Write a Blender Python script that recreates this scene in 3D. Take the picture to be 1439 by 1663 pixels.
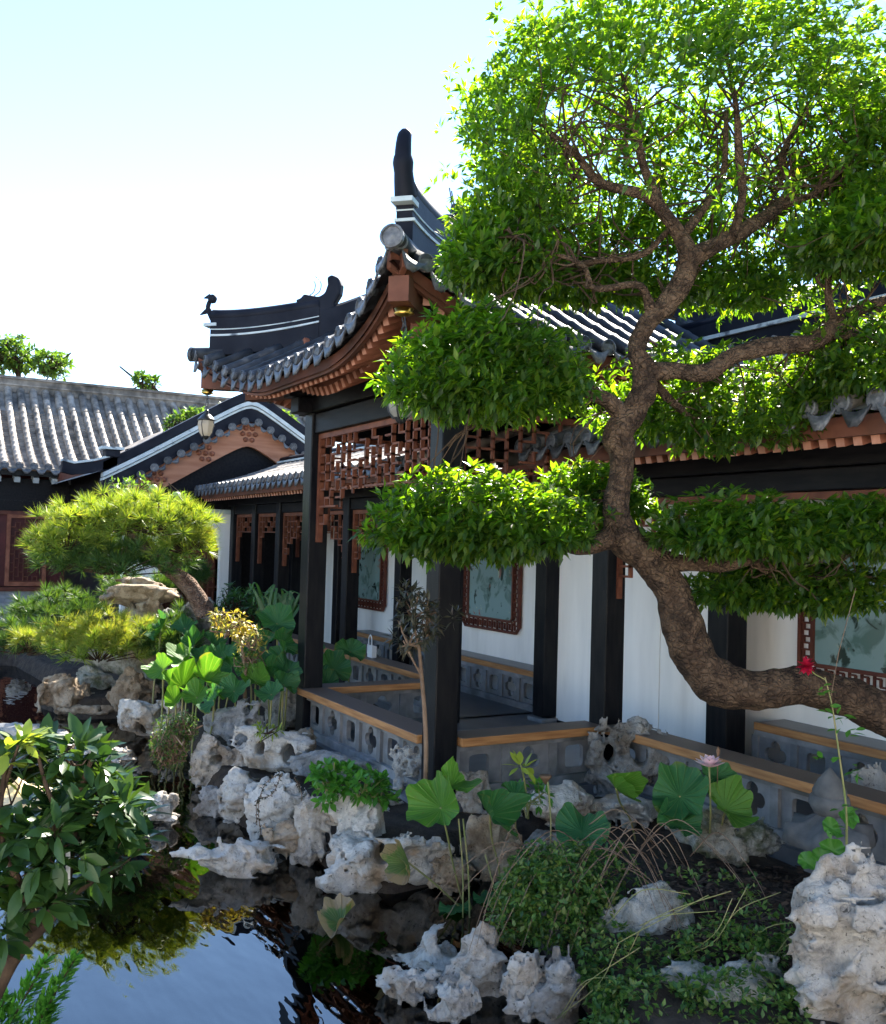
import bpy, math, random
import numpy as np
from mathutils import Vector, Matrix

for o in list(bpy.data.objects): bpy.data.objects.remove(o)
S = bpy.context.scene
COL = S.collection
random.seed(7); RNG = np.random.default_rng(7)
R = math.radians

# ------------------------------------------------------------------ camera
EYE = 2.45                                    # eye above the water (water z = 0)
FOC = 1560.0; PW, PH = 1439.0, 1663.0         # focal length and size in photo pixels
YAW, PITCH, ROLL = R(29.5), R(1.87), R(1.6)
def cam_axes():
    cp, sp = math.cos(PITCH), math.sin(PITCH)
    right, up, fw = Vector((1, 0, 0)), Vector((0, -sp, cp)), Vector((0, cp, sp))
    r2 = right*math.cos(ROLL) + up*math.sin(ROLL)
    u2 = -right*math.sin(ROLL) + up*math.cos(ROLL)
    s, c = math.sin(YAW), math.cos(YAW)
    T = lambda v: Vector((s*v.x - c*v.y, c*v.x + s*v.y, v.z))
    return T(r2), T(u2), T(fw)
CR, CU, CF = cam_axes()
FWD = Vector((CF.x, CF.y, 0)).normalized()    # level view direction
RGT = Vector((FWD.y, -FWD.x, 0))              # level right
cam_d = bpy.data.cameras.new('camera'); cam = bpy.data.objects.new('camera', cam_d); COL.objects.link(cam)
cam_d.sensor_fit = 'HORIZONTAL'; cam_d.sensor_width = 36; cam_d.lens = FOC/PW*36
cam_d.clip_start = .05; cam_d.clip_end = 2000
m = Matrix.Identity(4)
for i in range(3):
    m[i][0] = CR[i]; m[i][1] = CU[i]; m[i][2] = -CF[i]
m[2][3] = EYE
cam.matrix_world = m
S.camera = cam

# ------------------------------------------------------------------ light
SUN_AZ, SUN_EL = R(16), R(42)                 # azimuth to the right of the view direction
hd = FWD*math.cos(SUN_AZ) + RGT*math.sin(SUN_AZ)
sun_dir = Vector((hd.x*math.cos(SUN_EL), hd.y*math.cos(SUN_EL), math.sin(SUN_EL)))
W = bpy.data.worlds.new('World'); S.world = W; W.use_nodes = True
wn = W.node_tree.nodes; wl = W.node_tree.links
sky = wn.new('ShaderNodeTexSky'); sky.sky_type = 'NISHITA'; sky.sun_disc = False
sky.sun_elevation = SUN_EL; sky.sun_rotation = math.atan2(hd.x, hd.y)
sky.air_density = 1.0; sky.dust_density = .0; sky.ozone_density = 3.4
wl.new(sky.outputs[0], wn['Background'].inputs[0]); wn['Background'].inputs[1].default_value = .09
sd = bpy.data.lights.new('sun', 'SUN'); sun = bpy.data.objects.new('sun', sd); COL.objects.link(sun)
sd.energy = 5.0; sd.angle = R(.5); sd.color = (1, .93, .82)
sun.rotation_euler = sun_dir.to_track_quat('Z', 'Y').to_euler()
S.view_settings.view_transform = 'Standard'; S.view_settings.look = 'None'
S.view_settings.gamma = 1; S.view_settings.exposure = 2.35
S.render.engine = 'CYCLES'
S.cycles.max_bounces = 8; S.cycles.transparent_max_bounces = 12

# ------------------------------------------------------------------ pixel -> place
EYEV = Vector((0, 0, EYE))
def ray(x, y): return CR*((x-PW/2)/FOC) - CU*((y-PH/2)/FOC) + CF      # unit depth
def at(x, y, d): return EYEV + ray(x, y)*d
def atz(x, y, z): r = ray(x, y); return EYEV + r*((z-EYE)/r.z)
def atY(x, y, Y): r = ray(x, y); return EYEV + r*(Y/r.y)
def atX(x, y, X): r = ray(x, y); return EYEV + r*(X/r.x)

# ------------------------------------------------------------------ helpers
def link(name, me, mat=None, parent=None, loc=None, rot=None):
    o = bpy.data.objects.new(name, me); COL.objects.link(o)
    if mat is not None and me is not None and len(me.materials) == 0:
        for mm in (mat if isinstance(mat, (list, tuple)) else [mat]): me.materials.append(mm)
    if parent is not None: o.parent = parent
    if loc is not None: o.location = loc
    if rot is not None: o.rotation_euler = rot
    return o
def tag(o, label=None, cat=None, group=None, kind=None):
    if label: o['label'] = label
    if cat: o['category'] = cat
    if group: o['group'] = group
    if kind: o['kind'] = kind
    return o
def thing(name, label, cat, loc=(0, 0, 0), group=None):
    o = bpy.data.objects.new(name, None); COL.objects.link(o); o.location = loc
    o.empty_display_size = .1
    return tag(o, label, cat, group)

class MB:
    def __init__(s): s.v = []; s.f = []; s.mi = []; s.cur = 0
    def add(s, v, f):
        b = len(s.v); s.v += [tuple(p) for p in v]; s.f += [tuple(i+b for i in q) for q in f]; s.mi += [s.cur]*len(f)
    def box(s, c, d, rz=0, M=None):
        x, y, z = d[0]/2, d[1]/2, d[2]/2
        P = [Vector(p) for p in ((-x,-y,-z),(x,-y,-z),(x,y,-z),(-x,y,-z),(-x,-y,z),(x,-y,z),(x,y,z),(-x,y,z))]
        if rz: M = Matrix.Rotation(rz, 3, 'Z')
        if M is not None: P = [M @ p for p in P]
        s.add([p+Vector(c) for p in P], ((0,3,2,1),(4,5,6,7),(0,1,5,4),(1,2,6,5),(2,3,7,6),(3,0,4,7)))
        return s
    def b2(s, a, b):
        return s.box([(a[i]+b[i])/2 for i in range(3)], [abs(b[i]-a[i]) for i in range(3)])
    def tube(s, pts, rad, n=8, cap=True, jit=0):
        pts = [Vector(p) for p in pts]; N = len(pts)
        if not hasattr(rad, '__len__'): rad = [rad]*N
        t0 = (pts[1]-pts[0]).normalized()
        a = t0.orthogonal().normalized(); V = []
        for i, p in enumerate(pts):
            t = (pts[min(i+1, N-1)]-pts[max(i-1, 0)]).normalized()
            a = (a - t*a.dot(t)).normalized(); b = t.cross(a)
            for k in range(n):
                an = 2*math.pi*k/n; rr = rad[i]*(1+(random.uniform(-jit, jit) if jit else 0))
                V.append(p + (a*math.cos(an)+b*math.sin(an))*rr)
        F = [(i*n+k, i*n+(k+1) % n, (i+1)*n+(k+1) % n, (i+1)*n+k) for i in range(N-1) for k in range(n)]
        if cap: F += [tuple(range(n-1, -1, -1)), tuple((N-1)*n+k for k in range(n))]
        s.add(V, F); return s
    def lathe(s, prof, n=16, c=(0, 0, 0), cap=True):
        V = [(c[0]+r*math.cos(2*math.pi*k/n), c[1]+r*math.sin(2*math.pi*k/n), c[2]+z) for r, z in prof for k in range(n)]
        F = [(i*n+k, i*n+(k+1) % n, (i+1)*n+(k+1) % n, (i+1)*n+k) for i in range(len(prof)-1) for k in range(n)]
        if cap: F += [tuple(range(n-1, -1, -1)), tuple((len(prof)-1)*n+k for k in range(n))]
        s.add(V, F); return s
    def sweep(s, pts, prof, up=Vector((0, 0, 1)), closed=True, hs=None):
        """profile (side, up) swept along pts; side is horizontal"""
        pts = [Vector(p) for p in pts]; N = len(pts); n = len(prof); V = []
        for i, p in enumerate(pts):
            t = pts[min(i+1, N-1)]-pts[max(i-1, 0)]
            sd = t.cross(up).normalized(); pr = prof if hs is None else [(a, b*hs[i]) for a, b in prof]
            V += [p+sd*a+up*b for a, b in pr]
        F = [(i*n+k, i*n+(k+1) % n, (i+1)*n+(k+1) % n, (i+1)*n+k) for i in range(N-1) for k in range(n if closed else n-1)]
        if closed: F += [tuple(range(n-1, -1, -1)), tuple((N-1)*n+k for k in range(n))]
        s.add(V, F); return s
    def prism(s, poly, o, ax, ay, th):
        """outline (a,b) in plane ax,ay about o, given thickness along the normal"""
        o, ax, ay = Vector(o), Vector(ax), Vector(ay); nn = ax.cross(ay).normalized()*th/2; n = len(poly)
        V = [o+ax*a+ay*b-nn for a, b in poly]+[o+ax*a+ay*b+nn for a, b in poly]
        F = [tuple(range(n-1, -1, -1)), tuple(range(n, 2*n))]+[(k, (k+1) % n, n+(k+1) % n, n+k) for k in range(n)]
        s.add(V, F); return s
    def me(s, name, smooth=False):
        me = bpy.data.meshes.new(name); me.from_pydata(s.v, [], s.f)
        if any(s.mi): me.polygons.foreach_set('material_index', s.mi)
        if smooth: me.polygons.foreach_set('use_smooth', [True]*len(me.polygons))
        me.update(); return me
    def build(s, name, mat, parent=None, smooth=False, bevel=0, loc=None):
        o = link(name, s.me(name, smooth), mat, parent, loc)
        if bevel:
            b = o.modifiers.new('b', 'BEVEL'); b.width = bevel; b.segments = 2; b.limit_method = 'ANGLE'
        return o

def npmesh(name, V, F, smooth=False):
    V = np.asarray(V, np.float32); F = np.asarray(F, np.int32); k = F.shape[1]
    me = bpy.data.meshes.new(name); me.vertices.add(len(V)); me.vertices.foreach_set('co', V.ravel())
    me.loops.add(F.size); me.loops.foreach_set('vertex_index', F.ravel())
    me.polygons.add(len(F)); me.polygons.foreach_set('loop_start', np.arange(len(F), dtype=np.int32)*k)
    if smooth: me.polygons.foreach_set('use_smooth', np.ones(len(F), bool))
    me.update(calc_edges=True); me.validate(); return me

def spline(P, n):
    """Catmull-Rom through rows of P (any width), n samples per span"""
    P = np.asarray(P, float); Q = np.vstack([2*P[0]-P[1], P, 2*P[-1]-P[-2]]); out = []
    for i in range(1, len(Q)-2):
        for t in np.linspace(0, 1, n, endpoint=False):
            a, b, c, d = Q[i-1], Q[i], Q[i+1], Q[i+2]
            out.append(.5*(2*b+(c-a)*t+(2*a-5*b+4*c-d)*t*t+(3*b-a-3*c+d)*t**3))
    out.append(P[-1]); return np.array(out)

# vector noise on numpy points
def vnoise(P, seed=0):
    I = np.floor(P).astype(np.int64); f = P-I; u = f*f*f*(f*(f*6-15)+10)
    def h(i, j, k):
        n = (i*374761393 + j*668265263 + k*2147483647 + seed*144269) & 0xffffffff
        n = ((n ^ (n >> 13))*1274126177) & 0xffffffff; n = n ^ (n >> 16)
        return (n & 0xffff)/32767.5-1
    i, j, k = I[..., 0], I[..., 1], I[..., 2]; ux, uy, uz = u[..., 0], u[..., 1], u[..., 2]
    L = lambda a, b, t: a+(b-a)*t
    return L(L(L(h(i,j,k), h(i+1,j,k), ux), L(h(i,j+1,k), h(i+1,j+1,k), ux), uy),
             L(L(h(i,j,k+1), h(i+1,j,k+1), ux), L(h(i,j+1,k+1), h(i+1,j+1,k+1), ux), uy), uz)
def fbm(P, seed=0, o=3):
    s = 0; a = 1
    for q in range(o): s = s+a*vnoise(P*2**q+17.3*q, seed+q); a *= .5
    return s

def surface_nets(Fv, org, h):
    nx, ny, nz = Fv.shape; neg = Fv < 0
    cs = [(0,0,0),(1,0,0),(0,1,0),(1,1,0),(0,0,1),(1,0,1),(0,1,1),(1,1,1)]
    sl = lambda A, c: A[c[0]:nx-1+c[0], c[1]:ny-1+c[1], c[2]:nz-1+c[2]]
    cnt = sum(sl(neg, c).astype(int) for c in cs); act = (cnt > 0) & (cnt < 8)
    idx = -np.ones(act.shape, int); idx[act] = np.arange(act.sum())
    acc = np.zeros((act.sum(), 3)); num = np.zeros(act.sum())
    vals = [sl(Fv, c)[act] for c in cs]
    for a in range(8):
        for b in range(a+1, 8):
            d = np.array(cs[b])-np.array(cs[a])
            if abs(d).sum() != 1: continue
            va, vb = vals[a], vals[b]; mm = (va < 0) != (vb < 0)
            t = np.where(mm, va/np.where(mm, va-vb, 1), 0)
            acc += mm[:, None]*(np.array(cs[a])+t[:, None]*d); num += mm
    V = (np.argwhere(act)+acc/num[:, None])*h+org
    F = []
    for ax in range(3):
        u, v = (ax+1) % 3, (ax+2) % 3
        s0 = [slice(None)]*3; s1 = [slice(None)]*3; s0[ax] = slice(0, -1); s1[ax] = slice(1, None)
        ch = neg[tuple(s0)] != neg[tuple(s1)]
        E = np.argwhere(ch); E = E[(E[:, u] > 0) & (E[:, v] > 0) & (E[:, u] < Fv.shape[u]-1) & (E[:, v] < Fv.shape[v]-1)]
        if not len(E): continue
        du = np.zeros(3, int); du[u] = 1; dv = np.zeros(3, int); dv[v] = 1
        g = lambda q: idx[q[:, 0], q[:, 1], q[:, 2]]
        quad = np.stack([g(E-du-dv), g(E-dv), g(E), g(E-du)], 1)
        flip = ~neg[E[:, 0], E[:, 1], E[:, 2]]
        quad[flip] = quad[flip][:, ::-1]; F.append(quad)
    return V, np.vstack(F)

# ------------------------------------------------------------------ materials
def nd(nt, t, **k):
    n = nt.nodes.new(t)
    for a, b in k.items(): setattr(n, a, b)
    return n
def mat(name, col, rough=.6, col2=None, scale=6, spec=.5, bump=0, bscale=30, stretch=None, metallic=0, island=None,
        trans=0, tcol=None, coat=0, detail=5, lo=.35, hi=.65, bdist=.01, voro=0, grey_top=None, extra=None, objr=0):
    M_ = bpy.data.materials.new(name); M_.use_nodes = True; nt = M_.node_tree; L = nt.links
    p = nt.nodes['Principled BSDF']; out = nt.nodes['Material Output']
    p.inputs['Roughness'].default_value = rough; p.inputs['Metallic'].default_value = metallic
    p.inputs['Specular IOR Level'].default_value = spec; p.inputs['Coat Weight'].default_value = coat
    p.inputs['Base Color'].default_value = (*col, 1)
    tc = nd(nt, 'ShaderNodeTexCoord'); src = tc.outputs['Object']
    if stretch:
        mp = nd(nt, 'ShaderNodeMapping'); mp.inputs['Scale'].default_value = stretch; L.new(src, mp.inputs[0]); src = mp.outputs[0]
    c = None
    if col2 is not None:
        n = nd(nt, 'ShaderNodeTexNoise'); n.inputs['Scale'].default_value = scale; n.inputs['Detail'].default_value = detail; L.new(src, n.inputs[0])
        rp = nd(nt, 'ShaderNodeValToRGB'); rp.color_ramp.elements[0].position = lo; rp.color_ramp.elements[1].position = hi
        rp.color_ramp.elements[0].color = (*col, 1); rp.color_ramp.elements[1].color = (*col2, 1)
        L.new(n.outputs[0], rp.inputs[0]); c = rp.outputs[0]
    if extra is not None:      # second stain layer: (colour, scale, lo, hi)
        ec, es, el, eh = extra
        n = nd(nt, 'ShaderNodeTexNoise'); n.inputs['Scale'].default_value = es; n.inputs['Detail'].default_value = 6; L.new(src, n.inputs[0])
        rp = nd(nt, 'ShaderNodeValToRGB'); rp.color_ramp.elements[0].position = el; rp.color_ramp.elements[1].position = eh; L.new(n.outputs[0], rp.inputs[0])
        mx = nd(nt, 'ShaderNodeMix', data_type='RGBA'); L.new(rp.outputs[0], mx.inputs[0]); mx.inputs[7].default_value = (*ec, 1)
        if c is not None: L.new(c, mx.inputs[6])
        else: mx.inputs[6].default_value = (*col, 1)
        c = mx.outputs[2]
    if island is not None:     # each leaf / piece has its own hue
        g = nd(nt, 'ShaderNodeNewGeometry'); rp = nd(nt, 'ShaderNodeValToRGB')
        els = rp.color_ramp.elements
        els[0].position = 0; els[0].color = (*island[0], 1); els[1].position = 1; els[1].color = (*island[-1], 1)
        for q, ic in enumerate(island[1:-1]):
            e = els.new((q+1)/(len(island)-1)); e.color = (*ic, 1)
        L.new(g.outputs['Random Per Island'], rp.inputs[0]); c = rp.outputs[0]
    if grey_top is not None:   # weathered upper face of a rail
        g = nd(nt, 'ShaderNodeNewGeometry'); sx = nd(nt, 'ShaderNodeSeparateXYZ'); L.new(g.outputs['True Normal'], sx.inputs[0])
        mr = nd(nt, 'ShaderNodeMapRange'); mr.inputs[1].default_value = .7; mr.inputs[2].default_value = .9; L.new(sx.outputs[2], mr.inputs[0])
        mx = nd(nt, 'ShaderNodeMix', data_type='RGBA'); L.new(mr.outputs[0], mx.inputs[0]); mx.inputs[7].default_value = (*grey_top, 1)
        L.new(c, mx.inputs[6]); c = mx.outputs[2]
    if objr and c is not None:  # each tile / block fired or cut a little lighter or darker
        oi = nd(nt, 'ShaderNodeObjectInfo'); mr = nd(nt, 'ShaderNodeMapRange'); mr.inputs[3].default_value = 1-objr; mr.inputs[4].default_value = 1+objr; L.new(oi.outputs['Random'], mr.inputs[0])
        mx = nd(nt, 'ShaderNodeVectorMath', operation='SCALE'); L.new(c, mx.inputs[0]); L.new(mr.outputs[0], mx.inputs['Scale']); c = mx.outputs[0]
    if c is not None: L.new(c, p.inputs['Base Color'])
    if bump:
        b = nd(nt, 'ShaderNodeBump'); b.inputs['Strength'].default_value = bump; b.inputs['Distance'].default_value = bdist
        if voro:
            n = nd(nt, 'ShaderNodeTexVoronoi', feature='DISTANCE_TO_EDGE'); n.inputs['Scale'].default_value = voro
            n2 = nd(nt, 'ShaderNodeTexNoise'); n2.inputs['Scale'].default_value = bscale; n2.inputs['Detail'].default_value = 6
            L.new(src, n2.inputs[0])
            va = nd(nt, 'ShaderNodeVectorMath', operation='MULTIPLY_ADD'); va.inputs[1].default_value = (.06, .06, .06); L.new(n2.outputs[1], va.inputs[0]); L.new(src, va.inputs[2])
            L.new(va.outputs[0], n.inputs[0])
            ma = nd(nt, 'ShaderNodeMath', operation='MULTIPLY_ADD'); ma.inputs[1].default_value = .35; L.new(n2.outputs[0], ma.inputs[0]); 
            mn = nd(nt, 'ShaderNodeMath', operation='MINIMUM'); mn.inputs[1].default_value = .25; L.new(n.outputs[0], mn.inputs[0])
            m3 = nd(nt, 'ShaderNodeMath', operation='MULTIPLY'); m3.inputs[1].default_value = 3; L.new(mn.outputs[0], m3.inputs[0]); L.new(m3.outputs[0], ma.inputs[2]); L.new(ma.outputs[0], b.inputs['Height'])
        else:
            n = nd(nt, 'ShaderNodeTexNoise'); n.inputs['Scale'].default_value = bscale; n.inputs['Detail'].default_value = 8; n.inputs['Roughness'].default_value = .65
            L.new(src, n.inputs[0]); L.new(n.outputs[0], b.inputs['Height'])
        L.new(b.outputs[0], p.inputs['Normal'])
    if trans:
        t = nd(nt, 'ShaderNodeBsdfTranslucent'); mx = nd(nt, 'ShaderNodeMixShader'); mx.inputs[0].default_value = trans
        if tcol is None and c is not None: L.new(c, t.inputs[0])
        elif tcol is not None and c is not None:
            mm = nd(nt, 'ShaderNodeMix', data_type='RGBA', blend_type='MULTIPLY'); mm.inputs[0].default_value = 1
            L.new(c, mm.inputs[6]); mm.inputs[7].default_value = (*tcol, 1); L.new(mm.outputs[2], t.inputs[0])
        else: t.inputs[0].default_value = (*(tcol or col), 1)
        L.new(p.outputs[0], mx.inputs[1]); L.new(t.outputs[0], mx.inputs[2]); L.new(mx.outputs[0], out.inputs[0])
    return M_
def leafmat(name, cols, rough=.38, trans=.45, tcol=(2.6, 2.2, .6), spec=.4):
    return mat(name, cols[0], rough, island=cols, trans=trans, tcol=tcol, spec=spec)

BLK = mat('black_lacquer', (.003, .0035, .006), .40, (.011, .011, .012), 7, spec=.16, bump=.35, bscale=24, bdist=.004, stretch=(3, 3, .5), extra=((.022, .020, .018), 5, .62, .74))
BEAM = mat('dark_beam', (.006, .006, .008), .45, (.013, .012, .013), 4, spec=.10, bump=.25, bscale=14, stretch=(1, 6, 6), bdist=.004)
RED = mat('red_brown_wood', (.12, .036, .018), .55, (.20, .068, .034), 8, spec=.3, bump=.2, bscale=40, bdist=.003)
RED2 = mat('dark_red_wood', (.085, .022, .014), .6, (.13, .04, .022), 6, spec=.3, bump=.2, bscale=30, bdist=.003)
RAFT = mat('rafter_wood', (.17, .058, .033), .6, (.27, .105, .062), 7, spec=.2, bump=.3, bscale=30, bdist=.004, objr=.22)
RAFE = mat('rafter_end_grain', (.34, .15, .095), .7, (.46, .23, .16), 9, spec=.15, objr=.2)
FASC = mat('fascia_wood', (.10, .036, .021), .6, (.17, .066, .04), 5, spec=.2, bump=.3, bscale=30, bdist=.004, extra=((.055, .03, .02), 2.5, .5, .7))
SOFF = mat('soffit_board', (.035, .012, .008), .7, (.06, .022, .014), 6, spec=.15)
GABW = mat('gable_board_wood', (.30, .125, .070), .6, (.42, .20, .12), 4, spec=.2, stretch=(1, .3, 2.5), bump=.3, bscale=30, bdist=.004)
RAIL = mat('rail_wood', (.26, .115, .042), .5, (.44, .22, .085), 5, spec=.3, stretch=(.6, 7, 7), bump=.35, bscale=25, bdist=.004, grey_top=(.15, .105, .08), detail=8)
RAILY = mat('rail_wood_cross', (.30, .13, .045), .5, (.42, .20, .07), 5, spec=.3, stretch=(7, .6, 7), bump=.35, bscale=25, bdist=.004, grey_top=(.17, .12, .09), detail=8)
TILE = mat('grey_roof_tile', (.016, .017, .020), .58, (.045, .046, .05), 7, spec=.3, bump=.4, bscale=45, bdist=.006, extra=((.10, .10, .095), 3.5, .6, .74), objr=.4)
TILE2 = mat('weathered_roof_tile', (.15, .13, .112), .7, (.31, .272, .235), 5, spec=.3, bump=.6, bscale=40, bdist=.008, extra=((.07, .065, .06), 2.2, .52, .7), objr=.25)
CAPM = mat('tile_end_face', (.045, .047, .052), .5, (.13, .132, .138), 20, spec=.4, bump=.8, bscale=60, bdist=.006, objr=.45)
RIDG = mat('ridge_render', (.007, .008, .014), .55, (.017, .019, .027), 3, spec=.10, bump=.3, bscale=25, bdist=.005)
PALE = mat('pale_moulding', (.38, .44, .46), .6, (.52, .57, .58), 5, spec=.3, extra=((.10, .12, .15), 4, .6, .66))
STONE = mat('grey_balustrade_stone', (.14, .142, .145), .75, (.25, .25, .25), 5, spec=.3, bump=.4, bscale=45, bdist=.004, extra=((.11, .115, .11), 3, .52, .68), objr=.14)
FLOOR = mat('grey_floor_stone', (.07, .075, .085), .35, (.10, .105, .115), 4, spec=.4, bump=.2, bscale=20, bdist=.003)
WHITE = mat('white_plaster', (.90, .87, .82), .75, (.80, .775, .73), 2.2, spec=.15, extra=((.62, .59, .54), 1.3, .60, .85), stretch=(2.2, 2.2, .35), bump=.05, bscale=20)
BRICK = mat('grey_brick', (.20, .22, .26), .8, (.28, .30, .33), 6, spec=.2, bump=.3, bscale=30)
def rockmat(name, dark, mid, light, stain, moss=None):
    M_ = bpy.data.materials.new(name); M_.use_nodes = True; nt = M_.node_tree; L = nt.links; p = nt.nodes['Principled BSDF']
    p.inputs['Roughness'].default_value = .85; p.inputs['Specular IOR Level'].default_value = .25
    tc = nd(nt, 'ShaderNodeTexCoord'); oi = nd(nt, 'ShaderNodeObjectInfo')
    ad = nd(nt, 'ShaderNodeVectorMath', operation='ADD'); L.new(tc.outputs['Object'], ad.inputs[0]); ml = nd(nt, 'ShaderNodeMath', operation='MULTIPLY'); ml.inputs[1].default_value = 37; L.new(oi.outputs['Random'], ml.inputs[0]); L.new(ml.outputs[0], ad.inputs[1]); src = ad.outputs[0]
    def noise(sc, det, rough=.6, dist=0):
        n = nd(nt, 'ShaderNodeTexNoise'); n.inputs['Scale'].default_value = sc; n.inputs['Detail'].default_value = det; n.inputs['Roughness'].default_value = rough; n.inputs['Distortion'].default_value = dist; L.new(src, n.inputs[0]); return n.outputs[0]
    def ramp(v, pts):
        r = nd(nt, 'ShaderNodeValToRGB'); e = r.color_ramp.elements; e[0].position, e[0].color = pts[0][0], (*pts[0][1], 1); e[1].position, e[1].color = pts[-1][0], (*pts[-1][1], 1)
        for q, c_ in pts[1:-1]: z = e.new(q); z.color = (*c_, 1)
        L.new(v, r.inputs[0]); return r.outputs[0]
    def mix(a_, b_, f): 
        mx = nd(nt, 'ShaderNodeMix', data_type='RGBA'); L.new(f, mx.inputs[0]); L.new(a_, mx.inputs[6])
        if isinstance(b_, tuple): mx.inputs[7].default_value = (*b_, 1)
        else: L.new(b_, mx.inputs[7])
        return mx.outputs[2]
    g = lambda v: (v, v, v)
    c = ramp(noise(5, 12, .72, .4), [(.30, dark), (.42, mid), (.56, light), (.72, mid)])
    c = mix(c, stain, ramp(noise(2.1, 8, .65, .6), [(.50, g(0)), (.66, g(.85))]))
    vor = nd(nt, 'ShaderNodeTexVoronoi', feature='DISTANCE_TO_EDGE'); vor.inputs['Scale'].default_value = 5.5
    wv = nd(nt, 'ShaderNodeTexNoise'); wv.inputs['Scale'].default_value = 7; wv.inputs['Detail'].default_value = 5; L.new(src, wv.inputs[0])
    va = nd(nt, 'ShaderNodeVectorMath', operation='MULTIPLY_ADD'); va.inputs[1].default_value = (.5, .5, .5); L.new(wv.outputs[1], va.inputs[0]); L.new(src, va.inputs[2]); L.new(va.outputs[0], vor.inputs[0])
    c = mix(c, tuple(q*.35 for q in dark), ramp(vor.outputs[0], [(.0, g(.35)), (.010, g(0))]))       # cracks
    c = mix(c, tuple(q*.5 for q in dark), ramp(noise(38, 3, .6), [(.62, g(0)), (.70, g(.8))]))        # pits and lichen specks
    if moss: c = mix(c, moss, ramp(noise(3.3, 7, .7), [(.50, g(0)), (.62, g(.9))]))
    L.new(c, p.inputs['Base Color'])
    b1 = nd(nt, 'ShaderNodeBump'); b1.inputs['Strength'].default_value = 1; b1.inputs['Distance'].default_value = .05; L.new(noise(9, 12, .68, .3), b1.inputs['Height'])
    b2 = nd(nt, 'ShaderNodeBump'); b2.inputs['Strength'].default_value = .5; b2.inputs['Distance'].default_value = .012; rr_ = ramp(vor.outputs[0], [(0, g(0)), (.03, g(1))]); L.new(rr_, b2.inputs['Height']); L.new(b1.outputs[0], b2.inputs['Normal'])
    L.new(b2.outputs[0], p.inputs['Normal']); return M_
ROCK = rockmat('limestone', (.16, .145, .125), (.36, .33, .29), (.53, .49, .43), (.24, .165, .095))
ROCKW = rockmat('white_limestone', (.20, .185, .16), (.44, .41, .365), (.61, .57, .51), (.30, .205, .12))
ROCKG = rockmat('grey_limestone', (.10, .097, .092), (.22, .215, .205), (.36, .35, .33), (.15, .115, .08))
ROCKT = rockmat('tan_limestone', (.12, .085, .055), (.26, .19, .125), (.42, .34, .25), (.16, .10, .055))
MOSSR = rockmat('mossy_limestone', (.14, .14, .12), (.27, .275, .245), (.40, .40, .365), (.18, .15, .10), (.07, .085, .035))
SOIL = mat('dark_soil', (.035, .026, .02), .9, (.07, .052, .038), 9, spec=.2, bump=1, bscale=30, bdist=.03)
MULCH = mat('bark_mulch', (.05, .03, .022), .85, spec=.2, island=[(.03, .018, .014), (.07, .045, .03), (.12, .08, .055)])
BARK = mat('tree_bark', (.060, .036, .022), .9, (.12, .078, .048), 9, spec=.2, bump=1.0, bscale=14, voro=30, bdist=.018, extra=((.04, .025, .016), 14, .48, .6))
TWIG = mat('dark_twig', (.035, .022, .014), .85, (.075, .048, .03), 12, spec=.2, bump=.6, bscale=40, bdist=.006)
PINEB = mat('pine_bark', (.11, .065, .045), .9, (.22, .15, .11), 12, spec=.15, bump=1, bscale=14, voro=22, bdist=.02)
RUNN = mat('dry_runner', (.13, .080, .050), .8, (.24, .165, .11), 9, spec=.2)
STEMG = mat('green_stalk', (.16, .20, .06), .5, (.28, .24, .10), 5, spec=.3)
_a, _b, _c, _d = (.014, .038, .009), (.025, .060, .012), (.041, .083, .014), (.076, .114, .018)
LEAF = leafmat('osmanthus_leaf', [_a, _b, _c, _d, _a, _c, _b, _d, _a, _b, _c, _b, _a, _c, _b, (.072, .10, .016)], rough=.40, trans=.52, tcol=(7.6, 6.8, .7), spec=.45)
BUSHL = leafmat('bush_leaf', [(.014, .042, .014), (.026, .066, .017), (.048, .10, .022)], rough=.34, trans=.25, spec=.3)
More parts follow.
